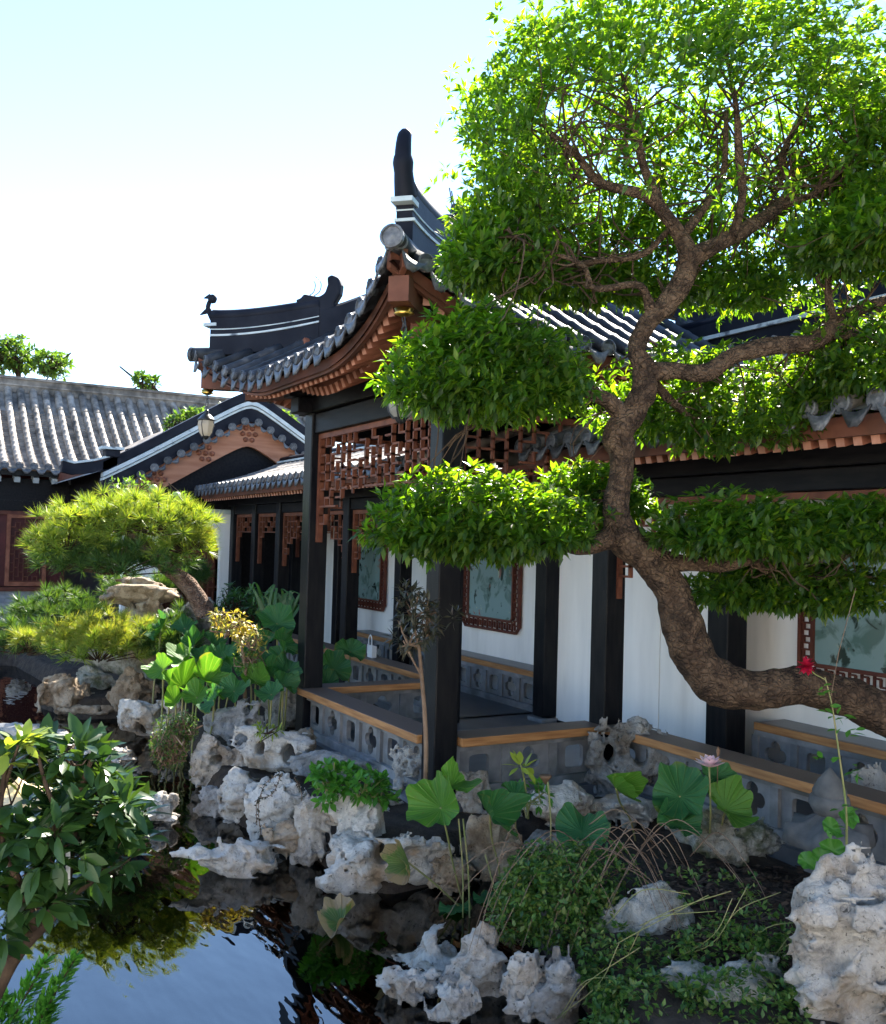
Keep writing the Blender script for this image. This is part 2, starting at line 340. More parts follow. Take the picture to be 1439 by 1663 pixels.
def lotusmat(name, c0, c1, vein, rim, rim_at=.93, tr=.32):
    M_ = bpy.data.materials.new(name); M_.use_nodes = True; nt = M_.node_tree; L = nt.links; p = nt.nodes['Principled BSDF']; p.inputs['Roughness'].default_value = .48; p.inputs['Specular IOR Level'].default_value = .3
    tc = nd(nt, 'ShaderNodeTexCoord'); sx = nd(nt, 'ShaderNodeSeparateXYZ'); L.new(tc.outputs['Object'], sx.inputs[0])
    def mth(op, a_, b_=None):
        n = nd(nt, 'ShaderNodeMath', operation=op)
        for i, v in enumerate((a_, b_)):
            if v is None: continue
            if isinstance(v, (int, float)): n.inputs[i].default_value = v
            else: L.new(v, n.inputs[i])
        return n.outputs[0]
    def noise(sc, det=4):
        n = nd(nt, 'ShaderNodeTexNoise'); n.inputs['Scale'].default_value = sc; n.inputs['Detail'].default_value = det; L.new(tc.outputs['Object'], n.inputs[0]); return n.outputs[0]
    def mix(f, a_, b_):
        mx = nd(nt, 'ShaderNodeMix', data_type='RGBA'); L.new(f, mx.inputs[0])
        for i, v in ((6, a_), (7, b_)):
            if isinstance(v, tuple): mx.inputs[i].default_value = (*v, 1)
            else: L.new(v, mx.inputs[i])
        return mx.outputs[2]
    rad = mth('SQRT', mth('ADD', mth('MULTIPLY', sx.outputs[0], sx.outputs[0]), mth('MULTIPLY', sx.outputs[1], sx.outputs[1])))
    ang = mth('ARCTAN2', sx.outputs[1], sx.outputs[0]); wv = mth('ADD', mth('MULTIPLY', ang, 11), mth('MULTIPLY', noise(2), .9))
    ve = mth('POWER', mth('ABSOLUTE', mth('COSINE', wv)), 34); ve = mth('MULTIPLY', ve, .65)
    c = mix(noise(2.4, 6), c0, c1); c = mix(ve, c, vein)
    sp_ = mth('MULTIPLY', mth('GREATER_THAN', noise(7, 5), .66), .5); c = mix(sp_, c, tuple(q*.6 for q in rim))
    rm_ = nd(nt, 'ShaderNodeMapRange'); rm_.inputs[1].default_value = rim_at; rm_.inputs[2].default_value = rim_at+.14; L.new(mth('ADD', rad, mth('MULTIPLY', mth('SUBTRACT', noise(4, 5), .5), .5)), rm_.inputs[0]); c = mix(rm_.outputs[0], c, rim)
    L.new(c, p.inputs['Base Color']); t = nd(nt, 'ShaderNodeBsdfTranslucent'); mm = nd(nt, 'ShaderNodeMix', data_type='RGBA', blend_type='MULTIPLY'); mm.inputs[0].default_value = 1; L.new(c, mm.inputs[6]); mm.inputs[7].default_value = (1.9, 1.8, .5, 1); L.new(mm.outputs[2], t.inputs[0])
    bp = nd(nt, 'ShaderNodeBump'); bp.inputs['Strength'].default_value = .6; bp.inputs['Distance'].default_value = .02; L.new(mth('ADD', ve, mth('MULTIPLY', noise(9), .4)), bp.inputs['Height']); L.new(bp.outputs[0], p.inputs['Normal'])
    ms = nd(nt, 'ShaderNodeMixShader'); ms.inputs[0].default_value = tr; L.new(p.outputs[0], ms.inputs[1]); L.new(t.outputs[0], ms.inputs[2]); L.new(ms.outputs[0], nt.nodes['Material Output'].inputs[0]); return M_
LOTUS = lotusmat('lotus_leaf', (.022, .105, .040), (.050, .17, .048), (.12, .24, .08), (.14, .16, .04), .98)
LOTUSY = lotusmat('lit_lotus_leaf', (.055, .17, .022), (.10, .24, .030), (.20, .32, .07), (.22, .22, .05), .98)  # yellower, brighter green: the sunlit look of some leaves put into the colour
DRYL = lotusmat('withered_lotus_leaf', (.06, .15, .04), (.16, .20, .07), (.26, .24, .12), (.30, .22, .13), .55, .2)
HERB = leafmat('herb_leaf', [(.045, .16, .02), (.07, .22, .03), (.10, .27, .04)], rough=.4, trans=.35, tcol=(1.8, 1.8, .5))
YGREEN = leafmat('yellow_green_leaf', [(.16, .26, .04), (.24, .32, .05), (.30, .34, .06)], rough=.4, trans=.4, tcol=(1.6, 1.5, .5))
YELL = leafmat('yellow_leaf', [(.34, .30, .06), (.46, .38, .09), (.26, .28, .06), (.40, .24, .06)], rough=.5, trans=.35, tcol=(1.4, 1.3, .5))
DARKL = leafmat('dark_purple_leaf', [(.035, .045, .03), (.05, .055, .035), (.09, .06, .04)], rough=.3, trans=.25, tcol=(1.8, 1.5, .6), spec=.5)
VINEL = leafmat('vine_leaf', [(.025, .075, .016), (.05, .125, .024), (.10, .19, .035), (.15, .18, .05)], rough=.4, trans=.35, tcol=(1.9, 1.8, .5))
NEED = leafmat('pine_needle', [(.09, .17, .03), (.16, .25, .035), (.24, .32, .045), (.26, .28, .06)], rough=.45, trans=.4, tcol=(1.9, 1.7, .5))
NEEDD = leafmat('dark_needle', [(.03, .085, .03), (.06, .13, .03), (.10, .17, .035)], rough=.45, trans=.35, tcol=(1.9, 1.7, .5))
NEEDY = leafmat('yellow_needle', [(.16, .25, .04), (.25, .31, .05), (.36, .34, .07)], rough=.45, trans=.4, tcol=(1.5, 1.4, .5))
FARL = leafmat('far_leaf', [(.06, .13, .03), (.10, .19, .04), (.15, .24, .05)], rough=.5, trans=.4, tcol=(1.8, 1.7, .5))
GRASS = leafmat('blade_leaf', [(.03, .09, .025), (.05, .13, .03)], rough=.4, trans=.3, tcol=(1.8, 1.7, .5))
PINK = mat('pink_petal', (.80, .52, .58), .5, (.86, .72, .74), 6, spec=.2, trans=.3)
CRIM = mat('crimson_petal', (.36, .006, .03), .5, (.50, .015, .05), 9, spec=.25, trans=.25)
BRASS = mat('brass', (.55, .36, .08), .3, metallic=1)
IRON = mat('dark_iron', (.02, .02, .02), .4, spec=.5)
WPLAS = mat('white_paper', (.75, .75, .74), .6)
SEED = mat('seed_pod', (.10, .06, .03), .7, (.16, .09, .05), 12)
FRUIT = mat('green_fruit', (.30, .40, .09), .4, (.38, .44, .12), 5, trans=0)
STRAW = mat('stone_finial', (.075, .078, .078), .8, (.13, .13, .128), 8, spec=.2, bump=.6, bscale=40, bdist=.006)
DOORR = mat('maroon_door', (.055, .008, .008), .5, (.08, .012, .012), 3, spec=.3)
def glass_mat():
    M_ = bpy.data.materials.new('lantern_glass'); M_.use_nodes = True; nt = M_.node_tree
    p = nt.nodes['Principled BSDF']; p.inputs['Base Color'].default_value = (.55, .52, .46, 1); p.inputs['Roughness'].default_value = .25
    t = nd(nt, 'ShaderNodeBsdfTranslucent'); t.inputs[0].default_value = (.6, .55, .45, 1)
    mx = nd(nt, 'ShaderNodeMixShader'); mx.inputs[0].default_value = .6
    nt.links.new(p.outputs[0], mx.inputs[1]); nt.links.new(t.outputs[0], mx.inputs[2]); nt.links.new(mx.outputs[0], nt.nodes['Material Output'].inputs[0])
    return M_
LGLASS = glass_mat()
def painting_mat(name, base, blot, seed):
    M_ = bpy.data.materials.new(name); M_.use_nodes = True; nt = M_.node_tree; L = nt.links
    p = nt.nodes['Principled BSDF']; p.inputs['Roughness'].default_value = .12
    tc = nd(nt, 'ShaderNodeTexCoord'); mp = nd(nt, 'ShaderNodeMapping'); mp.inputs['Location'].default_value = (seed, seed*.7, seed*.3); L.new(tc.outputs['Object'], mp.inputs[0])
    prev = None
    for k, (cc, sc, lo, hi) in enumerate(blot):
        n = nd(nt, 'ShaderNodeTexNoise'); n.inputs['Scale'].default_value = sc; n.inputs['Detail'].default_value = 7; n.inputs['Distortion'].default_value = .8
        L.new(mp.outputs[0], n.inputs[0]); rp = nd(nt, 'ShaderNodeValToRGB'); rp.color_ramp.elements[0].position = lo; rp.color_ramp.elements[1].position = hi
        L.new(n.outputs[0], rp.inputs[0]); mx = nd(nt, 'ShaderNodeMix', data_type='RGBA'); L.new(rp.outputs[0], mx.inputs[0]); mx.inputs[7].default_value = (*cc, 1)
        if prev is None: mx.inputs[6].default_value = (*base, 1)
        else: L.new(prev, mx.inputs[6])
        prev = mx.outputs[2]
    L.new(prev, p.inputs['Base Color']); return M_
PAINT = [painting_mat('painted_glass', (.20, .30, .29), [((.10, .17, .15), 3.2, .52, .6), ((.03, .05, .04), 5, .58, .64), ((.28, .13, .10), 6, .64, .7), ((.42, .46, .30), 7, .66, .74)], s) for s in (0, 3.1, 7.7)]
def water_mat():
    M_ = bpy.data.materials.new('pond_water'); M_.use_nodes = True; nt = M_.node_tree; L = nt.links
    nt.nodes.remove(nt.nodes['Principled BSDF']); out = nt.nodes['Material Output']
    t = nd(nt, 'ShaderNodeBsdfTransparent'); t.inputs[0].default_value = (.10, .115, .08, 1)
    g = nd(nt, 'ShaderNodeBsdfGlossy'); g.inputs['Roughness'].default_value = .012
    fr = nd(nt, 'ShaderNodeFresnel'); fr.inputs['IOR'].default_value = 1.9; mx = nd(nt, 'ShaderNodeMixShader')
    b = nd(nt, 'ShaderNodeBump'); b.inputs['Strength'].default_value = .10; b.inputs['Distance'].default_value = .05
    tc = nd(nt, 'ShaderNodeTexCoord'); n = nd(nt, 'ShaderNodeTexNoise'); n.inputs['Scale'].default_value = 4; n.inputs['Detail'].default_value = 2
    mp = nd(nt, 'ShaderNodeMapping'); mp.inputs['Rotation'].default_value = (0, 0, YAW); mp.inputs['Scale'].default_value = (.5, 1.6, 1)
    L.new(tc.outputs['Object'], mp.inputs[0]); L.new(mp.outputs[0], n.inputs[0]); L.new(n.outputs[0], b.inputs['Height'])
    for s_ in (g, fr): L.new(b.outputs[0], s_.inputs['Normal'])
    L.new(fr.outputs[0], mx.inputs[0]); L.new(t.outputs[0], mx.inputs[1]); L.new(g.outputs[0], mx.inputs[2]); L.new(mx.outputs[0], out.inputs[0])
    return M_
WATER = water_mat()

# ================================================================== ground and pond
POND_PX = [(-700, 1083), (15, 1083), (75, 1118), (50, 1150), (120, 1172), (235, 1168), (282, 1200), (300, 1255), (340, 1325), (420, 1372),
           (500, 1402), (545, 1450), (640, 1462), (720, 1445), (800, 1422), (900, 1405), (905, 1440), (835, 1500), (880, 1580), (960, 1690), (1010, 1990), (-1100, 1990)]
PPOLY = np.array([atz(x, y, 0)[:2] for x, y in POND_PX])
def poly_sd(Q):
    d = np.full(len(Q), 1e9); ins = np.zeros(len(Q), bool); n = len(PPOLY)
    for i in range(n):
        a, b = PPOLY[i], PPOLY[(i+1) % n]; e = b-a; w = Q-a
        t = np.clip((w@e)/(e@e), 0, 1); d = np.minimum(d, np.hypot(*(w-t[:, None]*e).T))
        c = ((a[1] > Q[:, 1]) != (b[1] > Q[:, 1])) & (Q[:, 0] < (b[0]-a[0])*(Q[:, 1]-a[1])/(b[1]-a[1]+1e-12)+a[0])
        ins ^= c
    return np.where(ins, -d, d)
def ground_h(Q):
    Q = np.atleast_2d(np.asarray(Q, float)); s = poly_sd(Q); t = np.clip((s+.18)/.42, 0, 1); t = t*t*(3-2*t)
    P3 = np.column_stack([Q*1.7, np.zeros(len(Q))])
    near = np.exp(-((Q[:, 0]+4.6)**2+(Q[:, 1]-3.6)**2)/1.6)
    return -.75+t*(1.0)+t*(.05*fbm(P3, 5)+.16*near)
gx = np.concatenate([np.linspace(-400, -30, 14), np.linspace(-28, -17, 34), np.linspace(-16.7, 0, 150), np.linspace(1, 12, 12), np.linspace(20, 300, 10)])
gy = np.concatenate([np.linspace(-300, -12, 12), np.linspace(-10, -.4, 18), np.linspace(-.2, 8, 110), np.linspace(8.5, 20, 14), np.linspace(30, 500, 16)])
GX, GY = np.meshgrid(gx, gy, indexing='ij'); Q = np.column_stack([GX.ravel(), GY.ravel()])
GZ = ground_h(Q)
ii = np.arange(len(gx)*len(gy)).reshape(len(gx), len(gy))
gf = np.stack([ii[:-1, :-1].ravel(), ii[1:, :-1].ravel(), ii[1:, 1:].ravel(), ii[:-1, 1:].ravel()], 1)
tag(link('ground', npmesh('ground', np.column_stack([Q, GZ]), gf, True), SOIL), kind='structure')
def gh(x, y): return float(ground_h([(x, y)])[0])
wp = PPOLY.mean(0)
b = MB(); lo = PPOLY.min(0)-1; hi_ = PPOLY.max(0)+1
b.add([(lo[0], lo[1], 0), (hi_[0], lo[1], 0), (hi_[0], hi_[1], 0), (lo[0], hi_[1], 0)], [(0, 1, 2, 3)])
tag(b.build('water', WATER), kind='structure')

# unseen paving and white wall, added to bounce sunlight into the shaded gallery
PAVE = mat('bounce_paving', (.50, .46, .40), .8, (.60, .56, .50), 2, spec=.2)
def camp(r, f): p = RGT*r+FWD*f; return (p.x, p.y)
b = MB(); b.prism([camp(-16, -16), camp(20, -16), camp(20, 2.4), camp(-3.0, 2.4), camp(-3.0, 1.2), camp(-16, 1.2)], (0, 0, .30), (1, 0, 0), (0, 1, 0), .2); tag(b.build('bounce_terrace', PAVE), kind='structure')
b = MB(); b.box((0, 0, 2.5), (34, .4, 4.6)); b.cur = 1; b.box((0, 0, 4.95), (34.2, .8, .3)); o = b.build('bounce_wall', [mat('bounce_plaster', (.82, .78, .72), .8, (.76, .72, .66), 1.2), TILE]); o.location = (*camp(1, -12), 0); o.rotation_euler = (0, 0, math.atan2(RGT.y, RGT.x)); tag(o, kind='structure')

# ================================================================== shared building pieces
FZ = .35; RAILZ = .85                      # floor and rail-top heights
def hole_outline(kind, n=32):
    P = []
    for k in range(n):
        a = 2*math.pi*k/n+math.pi/4
        if kind == 'square':
            q = 1/(abs(math.cos(a))**6+abs(math.sin(a))**6)**(1/6); P.append((.10*q*math.cos(a), .10*q*math.sin(a)))
        else:
            q = .078+.050*abs(math.cos(2*a))**.7; P.append((q*math.cos(a), q*math.sin(a)))
    return P
def panel_me(kind, w, h, th=.045):
    n = 32; hole = hole_outline(kind); out = []
    for k in range(n):
        a = 2*math.pi*k/n+math.pi/4; c, s_ = math.cos(a), math.sin(a); q = 1/max(abs(c), abs(s_)); out.append((q*c*w/2, q*s_*h/2))
    b = MB(); V = []
    for y in (-th/2, th/2): V += [(x, y, z) for x, z in out]+[(x, y, z) for x, z in hole]
    F = []
    for k in range(n):
        j = (k+1) % n
        F += [(k, j, n+j, n+k), (2*n+j, 2*n+k, 3*n+k, 3*n+j), (n+k, n+j, 3*n+j, 3*n+k), (j, k, 2*n+k, 2*n+j)]
    b.add(V, F); return b.me('panel')
PANEL = {}
def balustrade(par, a, b_, z0, ztop, nseg, railm, flip=1, rail_w=.30, sill=True, name='handrail', start=0):
    """low stone balustrade with a timber rail from plan point a to b_, pierced panels between posts"""
    a = Vector((*a, 0)); b_ = Vector((*b_, 0)); d = b_-a; Lh = d.length; d.normalize(); rz = math.atan2(d.y, d.x)
    mid = (a+b_)/2
    r = MB().box((0, 0, 0), (Lh, rail_w, .075)).build(name, railm, par, bevel=.008)
    # orient: timber grain follows object x
    r.location = (mid.x, mid.y, ztop-.0375); r.rotation_euler = (0, 0, rz)
    hh = ztop-.075-z0; st = Lh/nseg; pw = .075
    w = st-pw; key = (round(w, 3), round(hh, 3))
    if key not in PANEL:
        PANEL[key] = [panel_me(k, w, hh-.13) for k in ('square', 'quatre')]
        for q in PANEL[key]: q.materials.append(STONE)
        PANEL[key].append(MB().box((0, 0, 0), (pw, .11, hh-.13)).me('post')); PANEL[key][2].materials.append(STONE)
    for k in range(nseg+1):
        p = a+d*(st*k); link('post', PANEL[key][2], None, par, (p.x, p.y, z0+.08+(hh-.13)/2), (0, 0, rz))
        if k < nseg:
            p = a+d*(st*(k+.5)); link('pierced_panel', PANEL[key][(k+start) % 2], None, par, (p.x, p.y, z0+.08+(hh-.13)/2), (0, 0, rz))
    q = MB().box((0, 0, 0), (Lh, .16, .08)).build('base_course', STONE, par); q.location = (mid.x, mid.y, z0+.04); q.rotation_euler = (0, 0, rz)
    q = MB().box((0, 0, 0), (Lh, .14, .05)).build('top_course', STONE, par); q.location = (mid.x, mid.y, ztop-.1); q.rotation_euler = (0, 0, rz)

def fret_me(Wd, dend, dmid, seed, cw=.145, ch=.092, t=.02, dep=.04):
    """hanging fretwork: staggered key pattern, deeper at the two ends"""
    rd = random.Random(seed); nx = max(3, round(Wd/cw)); cw = Wd/nx; b = MB()
    def D(i):
        e = min(i, nx-i)/(nx/2); s_ = max(0, 1-e*1.45); return dmid+(dend-dmid)*(round(s_*s_*7)/7)
    for i in range(nx+1):
        n = int(D(i)/ch+.01)
        for j in range(n):
            if rd.random() < .74: b.box((-Wd/2+i*cw, 0, -(j+.5)*ch), (t, dep, ch+t))
    for i in range(nx):
        n = int(min(D(i), D(i+1))/ch+.01)
        for j in range(1, n+1):
            if (i+j) % 2 == 0 or j == n and rd.random() < .5 or rd.random() < .12: b.box((-Wd/2+(i+.5)*cw, 0, -j*ch), (cw+t*.5, dep*.9, t))
    return b.me('fretwork')
def lattice(par, a, b_, ztop, dend, dmid, seed, m_=None):
    a = Vector((*a, 0)); b_ = Vector((*b_, 0)); d = b_-a; Lh = d.length; rz = math.atan2(d.y, d.x); mid = (a+b_)/2
    m_ = m_ or RED
    o = tag(link('fretwork', fret_me(Lh-.1, dend-.06, dmid, seed), m_, par, (mid.x, mid.y, ztop-.055), (0, 0, rz)), kind='stuff')
    q = MB().box((0, 0, 0), (Lh, .06, .055)).build('lattice_top_rail', m_, par); q.location = (mid.x, mid.y, ztop-.0275); q.rotation_euler = (0, 0, rz)
    for s_ in (-1, 1):
        p = mid+d.normalized()*(s_*(Lh/2-.0275))
        q = MB().box((0, 0, 0), (.055, .06, dend)).build('lattice_side_rail', m_, par); q.location = (p.x, p.y, ztop-.055-dend/2); q.rotation_euler = (0, 0, rz)
def column(par, x, y, z0, z1, w=.22):
    c = MB().box((0, 0, (z0+z1)/2+.03), (w, w, z1-z0-.06)).build('column', BLK, par, bevel=.012, loc=(x, y, 0))
    MB().box((0, 0, z0+.02), (w+.08, w+.08, .05)).build('column_base', STONE, c, bevel=.01)
    return c
def ringed_tube(pts, r, step=.27, n=8):
    """a run of half-round cover tiles: each tile tapers into the collar of the next"""
    P = [Vector(p) for p in pts]; L = [0]
    for i in range(1, len(P)): L.append(L[-1]+(P[i]-P[i-1]).length)
    tot = L[-1]; ss = [0]; s_ = 0
    while s_ < tot-.02:
        for q in (.02, step-.03, step):
            if s_+q < tot: ss.append(s_+q)
        s_ += step
    ss.append(tot); out = []; rr = []; j = 0
    for q in ss:
        while j < len(P)-2 and L[j+1] < q: j += 1
        t = (q-L[j])/max(1e-6, L[j+1]-L[j]); out.append(P[j].lerp(P[j+1], t))
        u = (q % step)/step; rr.append(r*(1.10 if u < .03 or u > .97 else (1.0-.06*u)))
    return MB().tube(out, rr, n)
def drip_me(w=.21, h=.10):
    """drip tile: a curved tongue hanging below the eave"""
    b = MB(); n = 8; V = []; pts = []
    for k in range(n+1):
        u = k/n*2-1; top = -.035*(1-u*u); bot = top-h*(1-abs(u)**1.6)*(1-.1*math.cos(u*9)); y = .03*(1-u*u)
        pts.append((u*w/2, top, bot, y))
    for th in (0, .018):
        for x, t, bt, y in pts: V += [(x, -th-y*0, t), (x, -th-.03*(1-abs(x/w*2)), min(bt, t-.006))]
    F = []; m_ = 2*(n+1)
    for k in range(n):
        a = 2*k; F += [(a, a+2, a+3, a+1), (m_+a+2, m_+a, m_+a+1, m_+a+3), (a, m_+a, m_+a+2, a+2), (a+1, a+3, m_+a+3, m_+a+1)]
    b.add(V, F); me = b.me('drip_tile', True); me.materials.append(CAPM); return me
def cap_me(r=.066):
    """round end tile: disc with a raised rim"""
    b = MB(); n = 16; V = []; prof = [(r, .02), (r*1.04, -.012), (r*.86, -.016), (r*.80, -.004), (r*.35, -.006), (.001, -.012)]
    for rr, y in prof: V += [(rr*math.cos(2*math.pi*k/n), y, rr*math.sin(2*math.pi*k/n)) for k in range(n)]
    F = [(i*n+k, i*n+(k+1) % n, (i+1)*n+(k+1) % n, (i+1)*n+k) for i in range(len(prof)-1) for k in range(n)]
    b.add(V, F); me = b.me('round_end_tile'); me.materials.append(CAPM); return me
DRIP = drip_me(); CAP = cap_me(); DRIPS = drip_me(.15, .075); CAPS = cap_me(.05)
RAFTM = MB().box((0, .28, 0), (.062, .56, .085)).me('rafter'); RAFTM.materials.append(RAFT); RAFTM.materials.append(RAFE); RAFTM.polygons[2].material_index = 1

# ================================================================== waterside pavilion
CX, CY, HALF = -8.42, 5.42, 1.45
pav = thing('pavilion', 'black columned waterside pavilion with upturned grey tiled roof corners', 'pavilion', (CX, CY, 0))
PL = lambda x, y, z=0: Vector((x-CX, y-CY, z))
for sx in (-1, 1): column(pav, sx*HALF, -HALF, .1, 3.95)
column(pav, -9.5-CX, 6.86-CY, FZ, 3.95); column(pav, -6.62-CX, 6.88-CY, FZ, 3.95, .26)
column(pav, HALF, .30, .1, 3.95); column(pav, -HALF, .30, .1, 3.95)
MB().box((0, .05, FZ-.16), (3.25, 3.3, .32)).build('floor', FLOOR, pav)
MB().box((0, -HALF-.12, .06), (3.2, .12, .5)).build('plinth', STONE, pav)
# balustrades on the water sides
balustrade(pav, (-HALF+.02, -HALF-.0), (HALF-.12, -HALF), FZ, RAILZ, 6, RAIL)
balustrade(pav, (HALF, -HALF+.13), (HALF, .18), FZ, RAILZ, 3, RAIL)
balustrade(pav, (-HALF, -HALF+.13), (-HALF, .18), FZ, RAILZ, 3, RAIL)
# lattices
lattice(pav, (-HALF+.11, -HALF), (HALF-.11, -HALF), 3.6, 1.12, .62, 3)
lattice(pav, (HALF, -HALF+.11), (HALF, .19), 3.6, 1.0, .5, 4)
lattice(pav, (-HALF, -HALF+.11), (-HALF, .19), 3.6, 1.0, .5, 5)
lattice(pav, (-HALF+.11, .30), (HALF-.11, .30), 3.3, .7, .4, 15, RED2)
# beams
for s_ in (-1, 1):
    MB().box((0, s_*HALF, 3.71), (2.9-.22, .16, .215)).build('tie_beam', BEAM, pav, bevel=.01)
    MB().box((0, s_*HALF, 3.915), (3.5, .24, .17)).build('plate_beam', BEAM, pav, bevel=.012)
    MB().box((s_*HALF, 0, 3.71), (.16, 2.9-.22, .215)).build('tie_beam', BEAM, pav, bevel=.01)
    MB().box((s_*HALF, 0, 3.907), (.236, 3.46, .168)).build('plate_beam', BEAM, pav, bevel=.012)
    MB().box((0, s_*(HALF+.06), 4.03), (3.66, .2, .06)).build('purlin_board', BEAM, pav, bevel=.008)
    MB().box((s_*(HALF+.06), 0, 4.026), (.2, 3.6, .058)).build('purlin_board', BEAM, pav, bevel=.008)
MB().box((0, 0, 4.0), (2.6, 2.6, .04)).build('ceiling', RED2, pav)

# roof surface
TIP = HALF+1.10; QE0 = HALF+.90; ZE = 4.06
def q_e(p): return QE0+(TIP-QE0)*(abs(p)/TIP)**3
def lift(p): p = abs(p); return .58*(max(0, p-.7)/(TIP-.7))**1.8
def zc(q): s_ = max(0., (QE0-q)/QE0) if q < QE0 else (QE0-q)/QE0; return ZE+1.30*(.92*s_+.22*s_*abs(s_))
def zr(p, q): return zc(q)+lift(p)
SIDES = [((1, 0), (0, -1)), ((0, 1), (1, 0)), ((-1, 0), (0, 1)), ((0, -1), (-1, 0))]      # (along, outward)
def side_pt(sd_, p, q, z): a, o = sd_; return Vector((a[0]*p+o[0]*q, a[1]*p+o[1]*q, z))
roof = bpy.data.objects.new('roof', None); COL.objects.link(roof); roof.parent = pav
for si, sd_ in enumerate(SIDES):
    a, o_ = sd_; rz = math.atan2(o_[1], o_[0])+math.pi/2
    # pan-tile surface and soffit
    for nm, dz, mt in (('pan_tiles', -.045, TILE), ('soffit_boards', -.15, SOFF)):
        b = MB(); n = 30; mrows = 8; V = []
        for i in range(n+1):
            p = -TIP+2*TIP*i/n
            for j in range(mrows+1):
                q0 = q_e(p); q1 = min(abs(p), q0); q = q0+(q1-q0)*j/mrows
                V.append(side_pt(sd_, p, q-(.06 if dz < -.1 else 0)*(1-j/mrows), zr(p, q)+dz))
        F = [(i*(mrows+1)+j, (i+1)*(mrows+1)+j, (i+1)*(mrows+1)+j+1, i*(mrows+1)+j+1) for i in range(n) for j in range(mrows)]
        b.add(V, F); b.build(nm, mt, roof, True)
    # cover-tile rows, round ends, drips
    N = 20; sp = 2*TIP*.985/N
    for k in range(N+1):
        p = -TIP*.985+sp*k; q0 = q_e(p); q1 = min(abs(p)+.04, q0-.05)
        pts = [side_pt(sd_, p, q0+(q1-q0)*j/8, zr(p, q0+(q1-q0)*j/8)+.005) for j in range(9)]
        link('tile_row', ringed_tube(pts, .063).me('tile_row', True), TILE, roof)
        c = side_pt(sd_, p, q0+.012, zr(p, q0)+.005); link('round_end_tile', CAP, None, roof, c, (-.10+random.uniform(-.05, .05), random.uniform(-.5, .5), rz+random.uniform(-.05, .05)))
        if k < N:
            pm = p+sp/2; q0 = q_e(pm); tilt = math.atan2(zr(pm+.1, q_e(pm+.1))-zr(pm-.1, q_e(pm-.1)), .2)
            link('drip_tile', DRIP, None, roof, side_pt(sd_, pm, q0+.03, zr(pm, q0)-.025+random.uniform(-.008, .008)), (random.uniform(-.1, .1), -tilt+random.uniform(-.06, .06), rz+random.uniform(-.05, .05)))
    # fascia board following the eave
    pp = [-TIP+.02+(2*TIP-.04)*i/40 for i in range(41)]
    MB().sweep([side_pt(sd_, p, q_e(p)-.10, zr(p, q_e(p))-.11) for p in pp], [(-.02, -.065), (.02, -.065), (.02, .065), (-.02, .065)]).build('fascia_board', FASC, roof)
    zl = lambda p: 3.87+.41*(abs(p)/1.5)**1.8
    MB().sweep([side_pt(sd_, p, 1.90, zl(p)+.075) for p in [-1.8+3.6*i/30 for i in range(31)]], [(-.02, -.025), (.02, -.025), (.02, .025), (-.02, .025)]).build('rafter_board', FASC, roof)
    for row, (dq, dz, NR, span) in enumerate(((.15, -.235, 36, TIP-.34), (.56, -.37, 28, 1.78))):
        for k in range(NR):
            p = -span+2*span*(k+.5)/NR; q0 = q_e(p)-dq
            fan = math.atan(max(0, abs(p)-1.2)*.42)*(1 if p > 0 else -1)      # rafters fan out at the corners
            sl = math.atan2(zr(p, q0-.3)-zr(p, q0), .3)
            pos = side_pt(sd_, p, q0, zr(p, q0)+dz) if row == 0 else side_pt(sd_, p, 1.93, zl(p))
            ob = link('rafter', RAFTM, None, roof, pos)
            ob.rotation_euler = (Matrix.Rotation(rz, 3, 'Z') @ Matrix.Rotation(fan, 3, 'Z') @ Matrix.Rotation(sl*.8, 3, 'X')).to_euler()
